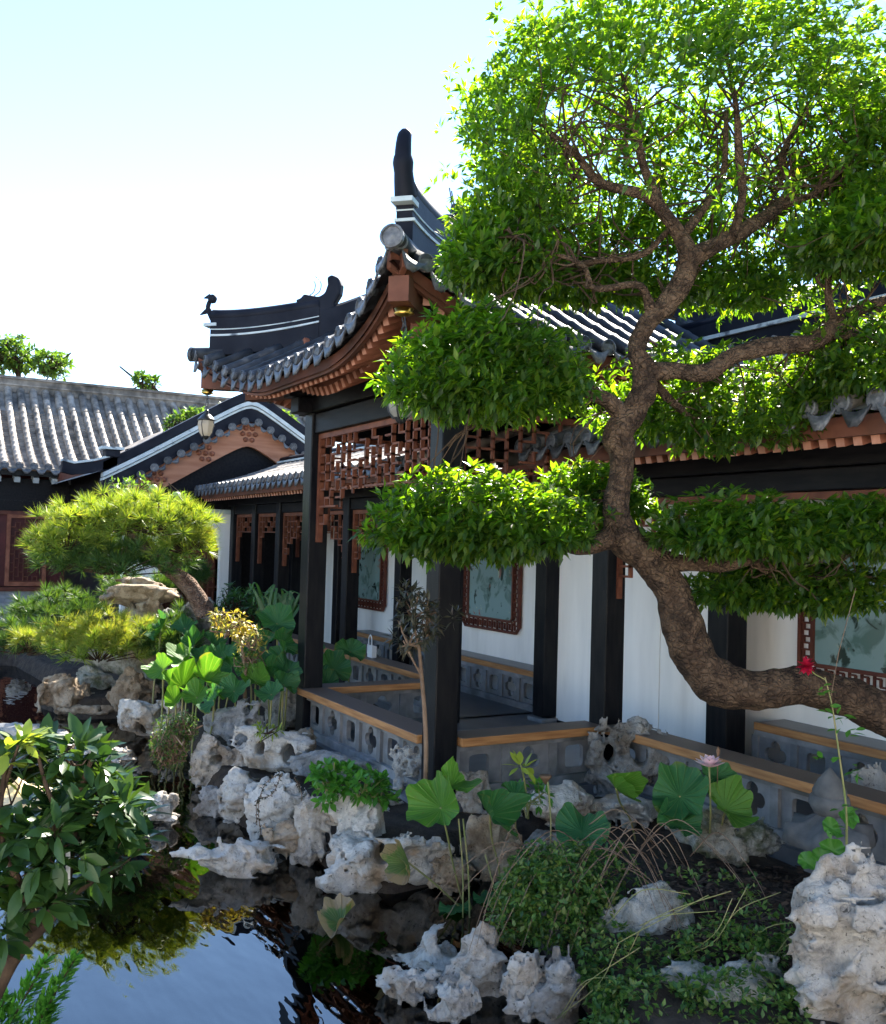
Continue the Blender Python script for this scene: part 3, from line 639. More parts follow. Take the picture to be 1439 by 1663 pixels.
# corner (hip) beams, ridges and finials
for si, (sx, sy) in enumerate(((-1, -1), (1, -1), (1, 1), (-1, 1))):
    h = lambda q, dz=0: Vector((sx*q, sy*q, zr(q, q)+dz))
    qs = [TIP-.10-(TIP-HALF-.10)*i/10 for i in range(11)]
    MB().sweep([h(q, -.30-.10*(i/10)) for i, q in enumerate(qs)], [(-.075, -.10), (.075, -.10), (.075, .08), (-.075, .08)]).build('corner_beam', FASC, roof)
    MB().sweep([h(q, -.47-.06*i/10) for i, q in enumerate(qs[4:])], [(-.085, -.09), (.085, -.09), (.085, .07), (-.085, .07)]).build('corner_beam', FASC, roof)
    q0, q1 = TIP-.16, HALF+.0
    qs = [q0+(q1-q0)*i/16 for i in range(17)]; top = [4.90+.13*(i/16)**1.3+.05*(1-i/16)**3 for i in range(17)]
    base = [h(q, -.02) for q in qs]
    V = []; b = MB()
    def wall(w, f0, f1, mt, nm):
        b = MB(); V = []
        t = Vector((sy, -sx, 0)).normalized()
        for p_, tp in zip(base, top):
            z0_ = p_.z+(tp-p_.z)*f0; z1_ = p_.z+(tp-p_.z)*f1
            V += [Vector((p_.x, p_.y, z))+t*s_*w/2 for s_, z in ((-1, z0_), (1, z0_), (1, z1_), (-1, z1_))]
        n = len(base); F = [(i*4+k, i*4+(k+1) % 4, (i+1)*4+(k+1) % 4, (i+1)*4+k) for i in range(n-1) for k in range(4)]+[(3, 2, 1, 0), ((n-1)*4, (n-1)*4+1, (n-1)*4+2, (n-1)*4+3)]
        b.add(V, F); b.build(nm, mt, roof)
    wall(.13, 0, .48, RIDG, 'hip_ridge'); wall(.15, .49, .54, PALE, 'ridge_moulding'); wall(.12, .55, .66, RIDG, 'hip_ridge')
    wall(.135, .66, .685, PALE, 'ridge_moulding'); wall(.13, .69, 1.0, RIDG, 'hip_ridge')
    MB().tube([Vector((p_.x, p_.y, tp+.02)) for p_, tp in zip(base, top)], .075, 10).build('ridge_cap', RIDG, roof, True)
    # lower ridge behind the dragon, running up to the crown
    MB().sweep([h(q, .0) for q in [q1-.02-(q1-.05)*i/8 for i in range(9)]], [(-.08, 0), (.08, 0), (.07, .28), (0, .33), (-.07, .28)]).build('hip_ridge', RIDG, roof)
    # dragon-fish at the ridge's upper end
    O = Vector((sx*HALF, sy*HALF, 5.0)); ax = Vector((sx, sy, 0)).normalized()
    out = [(-.16, -.4), (.14, -.4), (.15, -.05), (.19, .02), (.27, .05), (.30, .11), (.24, .12), (.20, .17), (.12, .15), (.02, .13), (-.05, .17), (-.08, .26), (-.07, .34), (-.12, .37), (-.20, .34), (-.24, .25), (-.23, .15), (-.17, .05)]
    g = MB().prism(out, O, ax, (0, 0, 1), .12).build('dragon_finial', RIDG, roof, bevel=.025)
    wsk = MB()
    for w_ in (0, .07): wsk.tube(spline([O+ax*(.17-w_)+Vector((0, 0, .15)), O+ax*(.10-w_)+Vector((0, 0, .20)), O+ax*(.09-w_)+Vector((0, 0, .30)), O+ax*(.17-w_)+Vector((0, 0, .39))], 5), .006, 5)
    wsk.build('whisker', IRON, g)
    # curled horn at the tip
    T0 = Vector((sx*q0, sy*q0, 0)); zt = top[0]
    tall = 1.0 if (sx, sy) == (1, -1) else .55
    MB().box((T0.x, T0.y, zt-.09), (.16, .16, .035), rz=math.pi/4).build('pale_end_cap', PALE, roof)
    path = spline([T0-ax*.02+Vector((0, 0, zt-.05)), T0+ax*.04+Vector((0, 0, zt+.08*tall)), T0+ax*.07+Vector((0, 0, zt+.22*tall)), T0+ax*.055+Vector((0, 0, zt+.34*tall)), T0+ax*.02+Vector((0, 0, zt+.40*tall))], 5)
    rr = np.interp(np.linspace(0, 1, len(path)), [0, .3, .42, .5, .9, 1], [.085, .07, .078, .062, .05, .042])*(1 if tall == 1 else .75)
    if tall == 1:
        MB().tube(path, rr, 10).build('horn_finial', RIDG, roof, True)
    else:
        hf = MB().tube(path, rr*.62, 8).build('horn_finial', RIDG, roof, True)
        MB().lathe([(.001, -.055), (.04, -.04), (.055, 0), (.045, .04), (.001, .055)], 10, tuple(path[-1]+np.array(ax)*.0)).build('scroll', RIDG, hf, True)
        MB().prism([(0, 0), (.11, .01), (.03, .06)], path[-1], ax, (0, 0, 1), .03).build('scroll', RIDG, hf)
        MB().prism([(0, 0), (.12, -.02), (.02, .07)], path[6], ax, (0, 0, 1), .03).build('scroll', RIDG, hf)
    # big end tile under the horn
    link('round_end_tile', CAP, None, roof, h(TIP+.02, .0), (-.1, 0, math.atan2(sy, sx)+math.pi/2)).scale = (1.25, 1.25, 1.25)
    MB().tube([h(TIP-.28, .0), h(TIP, .0)], .078, 10).build('tile_row', TILE, roof, True)
    MB().lathe([(.12, 0), (.10, .05), (.04, .10), (.001, .2)], 12, (0, 0, zc(0)+.25)).build('crown_knob', RIDG, roof) if si == 0 else None

# hanging lanterns under two roof corners
def lantern(px, label, top, drop, size):
    t = thing('hanging_lantern', label, 'lantern', top, 'glass lanterns hung under the pavilion roof corners')
    MB().lathe([(.001, .0), (.07, -.005), (.06, -.03), (.075, -.04), (.03, -.06), (.001, -.065)], 16).build('ceiling_rose', BRASS, t, True)
    ch = MB(); n = int(drop/.035)
    for k in range(n):
        z = -.06-k*drop/n
        pts = [(.012*math.cos(a)*(k % 2), .012*math.cos(a)*(1-k % 2), z-.02-.024*math.sin(a)) for a in np.linspace(0, 2*math.pi, 9)]
        ch.tube(pts, .0045, 5, False)
    ch.tube(spline([(.01, 0, -.06), (.03, .01, -.06-drop*.4), (.015, 0, -.06-drop)], 5), .005, 5)
    ch.build('chain', IRON, t)
    z = -.06-drop; s_ = size
    MB().lathe([(.012, 0), (.03, -.015*s_), (.02, -.04*s_), (.06*s_, -.07*s_), (.10*s_, -.115*s_), (.115*s_, -.135*s_), (.10*s_, -.14*s_)], 12, (0, 0, z)).build('lantern_hood', IRON, t, True)
    MB().lathe([(.095*s_, -.14*s_), (.105*s_, -.19*s_), (.08*s_, -.29*s_), (.05*s_, -.33*s_)], 8, (0, 0, z), ).build('glass_globe', LGLASS, t)
    c = MB()
    for k in range(4):
        a = math.pi/4+k*math.pi/2; c.tube([(rr*1.03*s_*math.cos(a), rr*1.03*s_*math.sin(a), z-zz*s_) for rr, zz in ((.097, .135), (.107, .19), (.082, .29), (.05, .34))], .006*s_, 5)
    c.lathe([(.052*s_, -.325*s_), (.03*s_, -.36*s_), (.001, -.375*s_)], 8, (0, 0, z)); c.build('cage', IRON, t)
    return t
hl = Vector((CX-(TIP-.13), CY-(TIP-.13), zr(TIP-.13, TIP-.13)-.405))
lantern(None, 'small glass lantern hanging at the far left roof corner above the gable', hl, .17, .92)
hn = Vector((CX+(TIP-.20), CY-(TIP-.20), zr(TIP-.20, TIP-.20)-.415))
lantern(None, 'lantern on brass rose hanging under the nearest roof corner behind foliage', hn, .36, 1.1)

# ================================================================== covered gallery behind
GF, GB, GW = 5.75, 6.92, 7.50               # front columns, inner columns, back wall
gal = thing('covered_gallery', 'long covered gallery with white back wall, benches and red fretwork', 'gallery', (0, 0, 0))
cols_f = [-18.35, -17.05, -15.75, -12.86, -7.02, -3.45, -.8]
for x in cols_f:
    if x not in (-7.02,): column(gal, x, GF, .1, 2.95+.2, .20)
cols_b = [-18.2, -15.9, -13.55, -11.6+1.98, -6.62, -3.3]
cols_b = [-18.2, -15.9, -13.45, -3.2]
for x in cols_b: column(gal, x, GB, FZ, 3.2, .21)
MB().b2((-18.6, GF-.14, 0), (-9.95, GW, FZ)).build('floor', FLOOR, gal)
MB().b2((-9.93, 7.09, 0), (-6.9, GW, FZ-.004)).build('floor', FLOOR, gal)
MB().b2((-6.78, GF-.14, 0), (-.6, GW, FZ)).build('floor', FLOOR, gal)
MB().b2((-18.6, GW, 0), (-.6, GW+.2, 4.0)).build('back_wall', WHITE, gal)
MB().b2((-9.395, 6.95, FZ+.02), (-7.62, 7.0, 3.0)).build('wall_panel', WHITE, gal)
MB().b2((-7.612, 6.955, FZ+.02), (-6.69, 7.005, 3.0)).build('wall_panel', WHITE, gal)
MB().b2((-9.39, 6.93, FZ), (-6.69, 6.948, FZ+.03)).build('threshold', BLK, gal)
for x0, x1 in ((-18.6, -9.87-.11), (-6.92, -.6)):          # beams over the front
    MB().b2((x0, GF-.07, 2.90), (x1, GF+.07, 3.06)).build('tie_beam', BEAM, gal, bevel=.01)
    MB().b2((x0, GF-.12, 3.065), (x1, GF+.12, 3.26)).build('plate_beam', BEAM, gal, bevel=.01)
MB().b2((-18.6, GB-.07, 2.96), (-.6, GB+.07, 3.2)).build('inner_beam', BEAM, gal)
MB().b2((-18.6, GF+.12, 3.2), (-.6, GW, 3.24)).build('ceiling', RED2, gal)
for a_, b_ in ((-18.25, -17.15), (-16.95, -15.85), (-15.65, -12.96), (-12.76, -9.98), (-6.9, -3.56), (-3.34, -.9)):
    lattice(gal, (a_, GF), (b_, GF), 2.895, .85, .32, int(a_*10) % 97)
for a_, b_ in ((-18.1, -16.0), (-15.8, -13.55), (-13.35, -9.6)):
    lattice(gal, (a_, GB), (b_, GB), 2.95, .8, .2, int(a_*10) % 89, RED2)
for a_, b_, n in ((-15.6, -12.98, 6), (-12.74, -9.98, 6), (-6.9, -3.56, 7), (-3.34, -.9, 5)):
    balustrade(gal, (a_, GF), (b_, GF), FZ, RAILZ, n, RAIL)
def bench(x0, x1, n):
    MB().b2((x0, GB+.16, RAILZ-.07), (x1, GB+.22, RAILZ+.004)).build('bench_edge', RAIL, gal, bevel=.006)
    MB().b2((x0, GB+.22, RAILZ-.06), (x1, GW, RAILZ)).build('bench_seat', FLOOR, gal)
    hh = RAILZ-.07-FZ; st = (x1-x0)/n; w = st-.075; pm = [panel_me(k, w, hh-.13) for k in ('square', 'quatre')]
    for q in pm: q.materials.append(STONE)
    po = MB().box((0, 0, 0), (.075, .07, hh-.13)).me('post'); po.materials.append(STONE)
    for k in range(n+1):
        link('post', po, None, gal, (x0+st*k, GB+.215, FZ+.08+(hh-.13)/2))
        if k < n: link('pierced_panel', pm[(k+1) % 2], None, gal, (x0+st*(k+.5), GB+.225, FZ+.08+(hh-.13)/2))
    MB().b2((x0, GB+.14, FZ), (x1, GB+.26, FZ+.08)).build('base_course', STONE, gal); MB().b2((x0, GB+.17, RAILZ-.121), (x1, GB+.25, RAILZ-.071)).build('top_course', STONE, gal)
bench(-13.33, -9.62, 9); bench(-15.8, -13.57, 5); bench(-6.46, -3.3, 7); bench(-3.1, -.7, 5)
# gallery roof: two wings
def gallery_roof(x0, x1, name, Z1=4.32, rh=.26):
    rf = bpy.data.objects.new('roof', None); COL.objects.link(rf); rf.parent = gal
    Y0, Y1, Z0 = 4.93, 6.62, 3.36
    zf = lambda y: Z0+(Z1-Z0)*(.62*((y-Y0)/(Y1-Y0))+.38*((y-Y0)/(Y1-Y0))**2)
    n = int((x1-x0)/.24); st = (x1-x0)/n
    b = MB(); V = [(x, Y0+(Y1-Y0)*j/6, zf(Y0+(Y1-Y0)*j/6)-.045) for x in (x0, x1) for j in range(7)]
    b.add(V, [(j, 7+j, 8+j, j+1) for j in range(6)]); b.build('pan_tiles', TILE2, rf)
    MB().b2((x0, Y1+.0, Z1-.1), (x1, 8.4, Z1-.04)).build('rear_slope', TILE2, rf)
    for k in range(n+1):
        x = x0+st*k; pts = [(x, Y0+(Y1-Y0)*j/6, zf(Y0+(Y1-Y0)*j/6)) for j in range(7)]
        link('tile_row', ringed_tube(pts, .06).me('tile_row', True), TILE2, rf)
        link('round_end_tile', CAP, None, rf, (x, Y0-.012, Z0), (-.1, 0, 0))
        if k < n: link('drip_tile', DRIP, None, rf, (x+st/2, Y0-.03, Z0-.03))
    MB().b2((x0, Y0+.08, Z0-.19), (x1, Y0+.12, Z0-.065)).build('fascia_board', FASC, rf)
    m_ = int((x1-x0)/.125)
    for k in range(m_): link('rafter', RAFTM, None, rf, (x0+(k+.5)*(x1-x0)/m_, Y0+.14, Z0-.20), (.28, 0, 0))
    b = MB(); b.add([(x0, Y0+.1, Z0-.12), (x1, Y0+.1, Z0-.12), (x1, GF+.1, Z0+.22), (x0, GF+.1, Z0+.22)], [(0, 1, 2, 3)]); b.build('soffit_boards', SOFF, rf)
    MB().b2((x0, Y1-.08, Z1-.05), (x1, Y1+.08, Z1+rh)).build('main_ridge', RIDG, rf)
    MB().b2((x0, Y1-.11, Z1+rh*.4), (x1, Y1+.11, Z1+rh*.4+.035)).build('ridge_moulding', PALE, rf)
    MB().tube([(x0, Y1, Z1+rh+.02), (x1, Y1, Z1+rh+.02)], .06, 10).build('ridge_cap', RIDG, rf, True)
gallery_roof(-18.3, -9.6, 'left', 3.92, .08); gallery_roof(-7.3, -.4, 'right')
# framed glass paintings on the back wall
def painting(label, px0, px1, zb, zt, pm, Yw=GW-.02):
    x0 = atY(px0, 960, Yw).x; x1 = atY(px1, 960, Yw).x; w = x1-x0; h_ = zt-zb; c = .13
    t = thing('framed_painting', label, 'painting', ((x0+x1)/2, Yw, (zb+zt)/2), 'framed glass paintings along the gallery wall')
    MB().prism([(-w/2+.17, -h_/2+.17), (w/2-.17, -h_/2+.17), (w/2-.17, h_/2-.17), (-w/2+.17, h_/2-.17)], (0, -.02, 0), (1, 0, 0), (0, 0, 1), .02).build('painted_glass', pm, t)
    def ring(o, i, r, th, y, m_, nm):
        def oct_(hw, hh, c): return [(-hw+c, -hh), (hw-c, -hh), (hw, -hh+c), (hw, hh-c), (hw-c, hh), (-hw+c, hh), (-hw, hh-c), (-hw, -hh+c)]
        A, B_ = oct_(w/2-o, h_/2-o, r), oct_(w/2-i, h_/2-i, r*.5); b = MB()
        V = [(x, y, z) for x, z in A]+[(x, y, z) for x, z in B_]+[(x, y-th, z) for x, z in A]+[(x, y-th, z) for x, z in B_]
        F = []
        for k in range(8):
            j = (k+1) % 8; F += [(k, j, 8+j, 8+k), (16+j, 16+k, 24+k, 24+j), (j, k, 16+k, 16+j), (8+k, 8+j, 24+j, 24+k)]
        b.add(V, F); return b.build(nm, m_, t)
    ring(0, .035, .10, .05, 0, RED2, 'outer_frame'); ring(.15, .185, .06, .055, 0, RED2, 'inner_frame')
    b = MB(); rd = random.Random(int(px0)); st = .062            # carved scroll fret between the two frames
    nxx = int((w-.17)/st); nzz = int((h_-.17)/st)
    for side in (-1, 1):
        for k in range(nxx):
            x = -w/2+.085+(k+.5)*(w-.17)/nxx; z = side*(h_/2-.092)
            b.box((x, -.025, z), (.016, .03, .115 if k % 2 else .07)); b.box((x+st*.5, -.025, z+(.035 if k % 2 else -.035)), (st, .03, .015))
        for k in range(nzz):
            z = -h_/2+.085+(k+.5)*(h_-.17)/nzz; x = side*(w/2-.092)
            b.box((x, -.025, z), (.115 if k % 2 else .07, .03, .016)); b.box((x+(.035 if k % 2 else -.035), -.025, z+st*.5), (.015, .03, st))
    b.build('carved_fret', RED2, t)
    return t
painting('carved-frame flower painting on white wall nearest the pavilion, left of the panel', 755, 848, 1.22, 2.80, PAINT[0])
painting('carved-frame painting on white wall seen beside the thin garden seedling', 572, 628, 1.22, 2.80, PAINT[1])
painting('large carved-frame picture on wall right of the leaning trunk', 1302, 1500, 1.25, 2.85, PAINT[2])

# white paper bag left on the gallery rail
p = atY(604, 1062, GF); p.z = RAILZ
bg = thing('paper_bag', 'small white paper bag with looped handle left on the gallery rail', 'bag', p)
b = MB(); w0, d0, hh = .16, .07, .17
b.add([(-.075, -.035, .002), (.075, -.035, .002), (.075, .035, .002), (-.075, .035, .002), (-.09, -.03, hh), (.085, -.04, hh), (.085, .03, hh-.01), (-.09, .035, hh-.01)], [(0, 3, 2, 1), (0, 1, 5, 4), (1, 2, 6, 5), (2, 3, 7, 6), (3, 0, 4, 7)])
b.build('bag_body', WPLAS, bg)
MB().tube(spline([(-.05, -.03, hh-.01), (-.045, -.03, hh+.09), (0, -.03, hh+.14), (.045, -.03, hh+.09), (.05, -.03, hh-.01)], 5), .008, 6).build('handle', WPLAS, bg, True)

# ================================================================== gable building at the gallery's far end
GXX = -18.6
gab = thing('gable_building', 'gabled building with curved pale trim and studded timber bargeboard', 'building', (GXX, 5.95, 0))
PKY, PKZ = 0.0, 5.10
def gz(y, off=0):   # gable line: straight flanks, rounded peak; y relative to the peak
    ay = abs(y); return PKZ+.06-.62*(math.sqrt(ay*ay+.025)-.158)+off+(.03*max(0, ay-1.6)**2)
ys = [-2.75+5.5*i/48 for i in range(49)]
def gband(x0, x1, o0, o1, m_, nm, ya=-2.75, yb=2.75):
    b = MB(); V = []; YS = [y for y in ys if ya-1e-6 <= y <= yb+1e-6]
    for y in YS: V += [(x0, y, gz(y, o0)), (x1, y, gz(y, o0)), (x1, y, gz(y, o1)), (x0, y, gz(y, o1))]
    n = len(YS); F = [(i*4+k, i*4+(k+1) % 4, (i+1)*4+(k+1) % 4, (i+1)*4+k) for i in range(n-1) for k in range(4)]+[(3, 2, 1, 0), ((n-1)*4, (n-1)*4+1, (n-1)*4+2, (n-1)*4+3)]
    b.add(V, F); return b.build(nm, m_, gab)
gband(-.1, .30, .0, .18, RIDG, 'gable_ridge'); gband(.10, .36, -.10, -.02, PALE, 'gable_moulding'); gband(.05, .33, -.16, -.115, PALE, 'gable_moulding')
gband(-.1, .30, -.42, -.165, RIDG, 'gable_band')
gband(.10, .20, -.90, -.42, GABW, 'bargeboard', -2.45, 2.45)
dists = np.cumsum([0]+[math.hypot(ys[i+1]-ys[i], gz(ys[i+1])-gz(ys[i])) for i in range(48)])
for k in range(22):
    y = float(np.interp(dists[-1]*(k+.7)/22.4, dists, ys)); sl = math.atan((gz(y+.01)-gz(y-.01))/.02)
    link('round_end_tile', CAP, None, gab, (.36, y, gz(y, -.40)), (0, 0, math.pi/2)).scale = (1.15, 1, 1.15)
    y2 = float(np.interp(dists[-1]*(k+1.2)/22.4, dists, ys))
    if k < 21: link('drip_tile', DRIP, None, gab, (.335, y2, gz(y2, -.43)), (0, -math.atan((gz(y2+.01)-gz(y2-.01))/.02), math.pi/2)).scale = (.9, 1, .8)
studm = MB().lathe([(.05, 0), (.045, .03), (.02, .05), (.001, .055)], 10).me('stud', True); studm.materials.append(RAFT)
for y in (-1.75, -.85, 0, .95, 1.8):
    for k in range(7):
        a = k*math.pi/3; rr = 0 if k == 6 else .13
        link('stud', studm, None, gab, (.20, y+rr*math.cos(a), gz(y, -.66)+rr*math.sin(a)), (0, math.pi/2, 0))
# gable roof slopes going back
b = MB(); V = []
for x in (-.1, -7.5):
    for y in ys: V.append((x, y, gz(y, .02)))
b.add(V, [(i, i+1, 49+i+1, 49+i) for i in range(48)]); b.build('roof_slope', TILE2, gab, True)
b = MB().b2((-7.4, -2.6, 3.7), (.0, -2.5, 3.9)); b.build('eave_board', RED2, gab)
MB().b2((-.08, -2.3, 2.95), (.06, 2.3, 4.05)).build('gable_wall', BEAM, gab); MB().prism([(-2.3, 4.05), (2.3, 4.05), (1.2, 4.45), (0, 4.62), (-1.2, 4.45)], (-.01, 0, 0), (0, 1, 0), (0, 0, 1), .12).build('gable_wall', BEAM, gab)
# white wall with shouldered doorway
door = [(-.98, FZ), (-.98, 2.25), (-.90, 2.48), (-.76, 2.60), (-.62, 2.66)]
dl = -1.55; dr = -.45
out = [(-2.3, FZ), (dl, FZ), (dl, 2.2), (dl+.06, 2.42), (dl+.2, 2.58), (dl+.35, 2.62), (dr-.35, 2.62), (dr-.2, 2.58), (dr-.06, 2.42), (dr, 2.2), (dr, FZ), (-.2, FZ), (-.2, 2.94), (-2.3, 2.94)]
MB().prism(out, (.0, 0, 0), (0, 1, 0), (0, 0, 1), .16).build('white_wall', WHITE, gab)
MB().b2((.0, -2.32, 2.90), (.13, -.18, 2.99)).build('wall_coping', PALE, gab)
MB().b2((-.3, dl, FZ), (-.25, dr, 2.6)).build('doorway_screen', RED2, gab)
tag(link('fretwork', fret_me(1.0, 2.1, 2.1, 41, .1, .1), RED, gab, (-.2, (dl+dr)/2, 2.55), (0, 0, math.pi/2)), kind='stuff')
MB().b2((-7, -2.3, 0), (-.1, -2.15, 3.8)).build('side_wall', BEAM, gab); MB().b2((-7, 2.15, 0), (-.1, 2.3, 3.8)).build('side_wall', BEAM, gab)
MB().b2((-.15, -.18, 0), (.1, 2.3, 2.94)).build('end_wall', BEAM, gab)
# small stepped ridge end at the left eave
e0 = MB().b2((.02, -2.72, 3.86), (.34, -2.46, 4.0)).build('ridge_end_block', RIDG, gab, bevel=.02); MB().b2((.0, -2.80, 4.0), (.38, -2.40, 4.05)).build('ridge_end_cap', PALE, gab)
MB().sweep([(.2, -2.5, 3.80), (.2, -2.9, 3.66), (.2, -3.25, 3.60), (.2, -3.45, 3.64)], [(-.1, -.1), (.1, -.1), (.1, .1), (-.1, .1)]).build('eave_ridge', RIDG, gab)
MB().sweep([(.2, -2.5, 3.93), (.2, -2.9, 3.79), (.2, -3.25, 3.72), (.2, -3.45, 3.76)], [(-.13, -.02), (.13, -.02), (.13, .02), (-.13, .02)]).build('ridge_moulding', PALE, gab)

# ================================================================== long tiled hall at the left
hall = thing('tiled_hall', 'long hall with ribbed grey tiled roof and maroon front', 'building', (-25, 2, 0))
HE, HR = 0.0, -4.0                          # eave and ridge x (relative)
def hz(t): return 4.02+2.42*(.62*t+.38*t*t)
y0h, y1h = -6.0, 9.5; nh = int((y1h-y0h)/.32); 
hr = bpy.data.objects.new('roof', None); COL.objects.link(hr); hr.parent = hall
b = MB(); V = [(HE+(HR-HE)*j/8, y, hz(j/8)-.06) for y in (y0h, y1h) for j in range(9)]; b.add(V, [(j, j+1, 10+j, 9+j) for j in range(8)]); b.build('pan_tiles', TILE2, hr)
panm = []
for k in range(nh+1):
    y = y0h+(y1h-y0h)*k/nh
    if y < -2.6: continue
    pts = [(HE+(HR-HE)*j/8*.78, y, hz(j/8*.78)+.015) for j in range(9)]
    link('tile_row', ringed_tube(pts, .085, .30).me('tile_row', True), TILE2, hr)
    pts = [(HE+(HR-HE)*(.79+.2*j/4), y, hz(.79+.2*j/4)+.0) for j in range(5)]
    link('tile_row', ringed_tube(pts, .10, .10).me('tile_row', True), TILE2, hr)
    link('round_end_tile', CAP, None, hr, (HE+.02, y, hz(0)+.015), (-.2, 0, math.pi/2)).scale = (1.35, 1, 1.35)
    if k < nh:
        link('drip_tile', DRIP, None, hr, (HE+.03, y+.16, hz(0)-.03), (0, 0, math.pi/2)).scale = (1.35, 1.2, 1.2)
        # pan tiles show as fine cross steps between the ribs
        b = MB()
        for j in range(34):
            t = j/34*.78; x = HE+(HR-HE)*t; b.add([(x, y+.06, hz(t)-.02), (x, y+.26, hz(t)-.02), (x-.1, y+.26, hz(t)+.005), (x-.1, y+.06, hz(t)+.005), (x, y+.06, hz(t)-.07), (x, y+.26, hz(t)-.07)], [(0, 1, 2, 3), (4, 5, 1, 0)])
        tag(b.build('pan_tile_steps', TILE2, hr), kind='stuff')
MB().b2((HR-.14, y0h, hz(1)-.15), (HR+.14, y1h, hz(1)+.22)).build('main_ridge', TILE2, hr); MB().b2((HR-.19, y0h, hz(1)+.22), (HR+.19, y1h, hz(1)+.29)).build('ridge_cap', TILE2, hr)
MB().b2((HR+.06, y0h, hz(1)+.04), (HR+.17, y1h, hz(1)+.08)).build('ridge_moulding', TILE2, hr)
b = MB(); b.add([(HR, y0h, hz(1)), (HR, y1h, hz(1)), (HR-4, y1h, 4), (HR-4, y0h, 4)], [(0, 1, 2, 3)]); b.build('rear_slope', TILE2, hr)
MB().b2((HE-.16, y0h, 3.80), (HE-.10, y1h, 3.93)).build('fascia_board', BLK, hr)
rm = MB().box((-.25, 0, 0), (.5, .13, .13)).me('rafter'); rm.materials.append(mat('pale_rafter_end', (.34, .36, .36), .7))
for k in range(int((y1h+2.6)/.42)): link('rafter', rm, None, hr, (HE-.17, -2.5+k*.42, 3.70), (0, .25, 0))
MB().b2((-.75, y0h, 2.95), (-.5, y1h, 3.75)).build('front_beam', BEAM, hall); MB().b2((-.82, y0h, 3.2), (-.49, y1h, 3.23)).build('beam_groove', BLK, hall)
MB().b2((-3.2, y0h, 0), (-3.0, y1h, 4)).build('rear_wall', DOORR, hall); MB().b2((-.68, -6, 1.12), (-.62, 9.5, 2.88)).build('maroon_panels', DOORR, hall)
MB().b2((-.75, y0h, 2.86), (-.52, y1h, 2.95)).build('lintel', RED2, hall)
MB().b2((-.8, y0h, 1.0), (-.4, y1h, 1.1)).build('sill', RED2, hall)
b = MB(); b.b2((-.75, y0h, 0), (-.5, y1h, 1.0)); b.build('brick_base', BRICK, hall)
bm = MB().box((0, 0, 0), (.03, .26, .075)).me('brick'); bm.materials.append(BRICK)
for r_ in range(10):
    for k in range(12):
        y = -2.5+k*.28+(r_ % 2)*.14
        if y < .9: link('brick', bm, None, hall, (-.493, y, .14+r_*.09))
for y in (-.95, .75):                        # lattice window leaves
    fr = MB()
    for s_ in (-1, 1): fr.box((-.56, y+s_*.42, 2.0), (.07, .09, 1.75)); fr.box((-.56, y, 2.0+s_*.83), (.068, .75, .1))
    f_ = fr.build('window_leaf', RAFT, hall); tag(link('fretwork', fret_me(.74, 1.55, 1.55, int(y*7)+30, .1, .11, .024), RED2, f_, (-.56, y, 2.78), (0, 0, math.pi/2)), kind='stuff')
ps = MB().b2((-.60, -1.9, 1.55), (-.585, -1.55, 2.35)); 
b = MB(); b.b2((-.618, -2.25, 1.6), (-.60, -1.93, 2.3)); b.build('pale_notice', WPLAS, hall); MB().b2((-.598, -2.22, 1.64), (-.594, -1.97, 2.26)).build('notice_face', DOORR, hall)

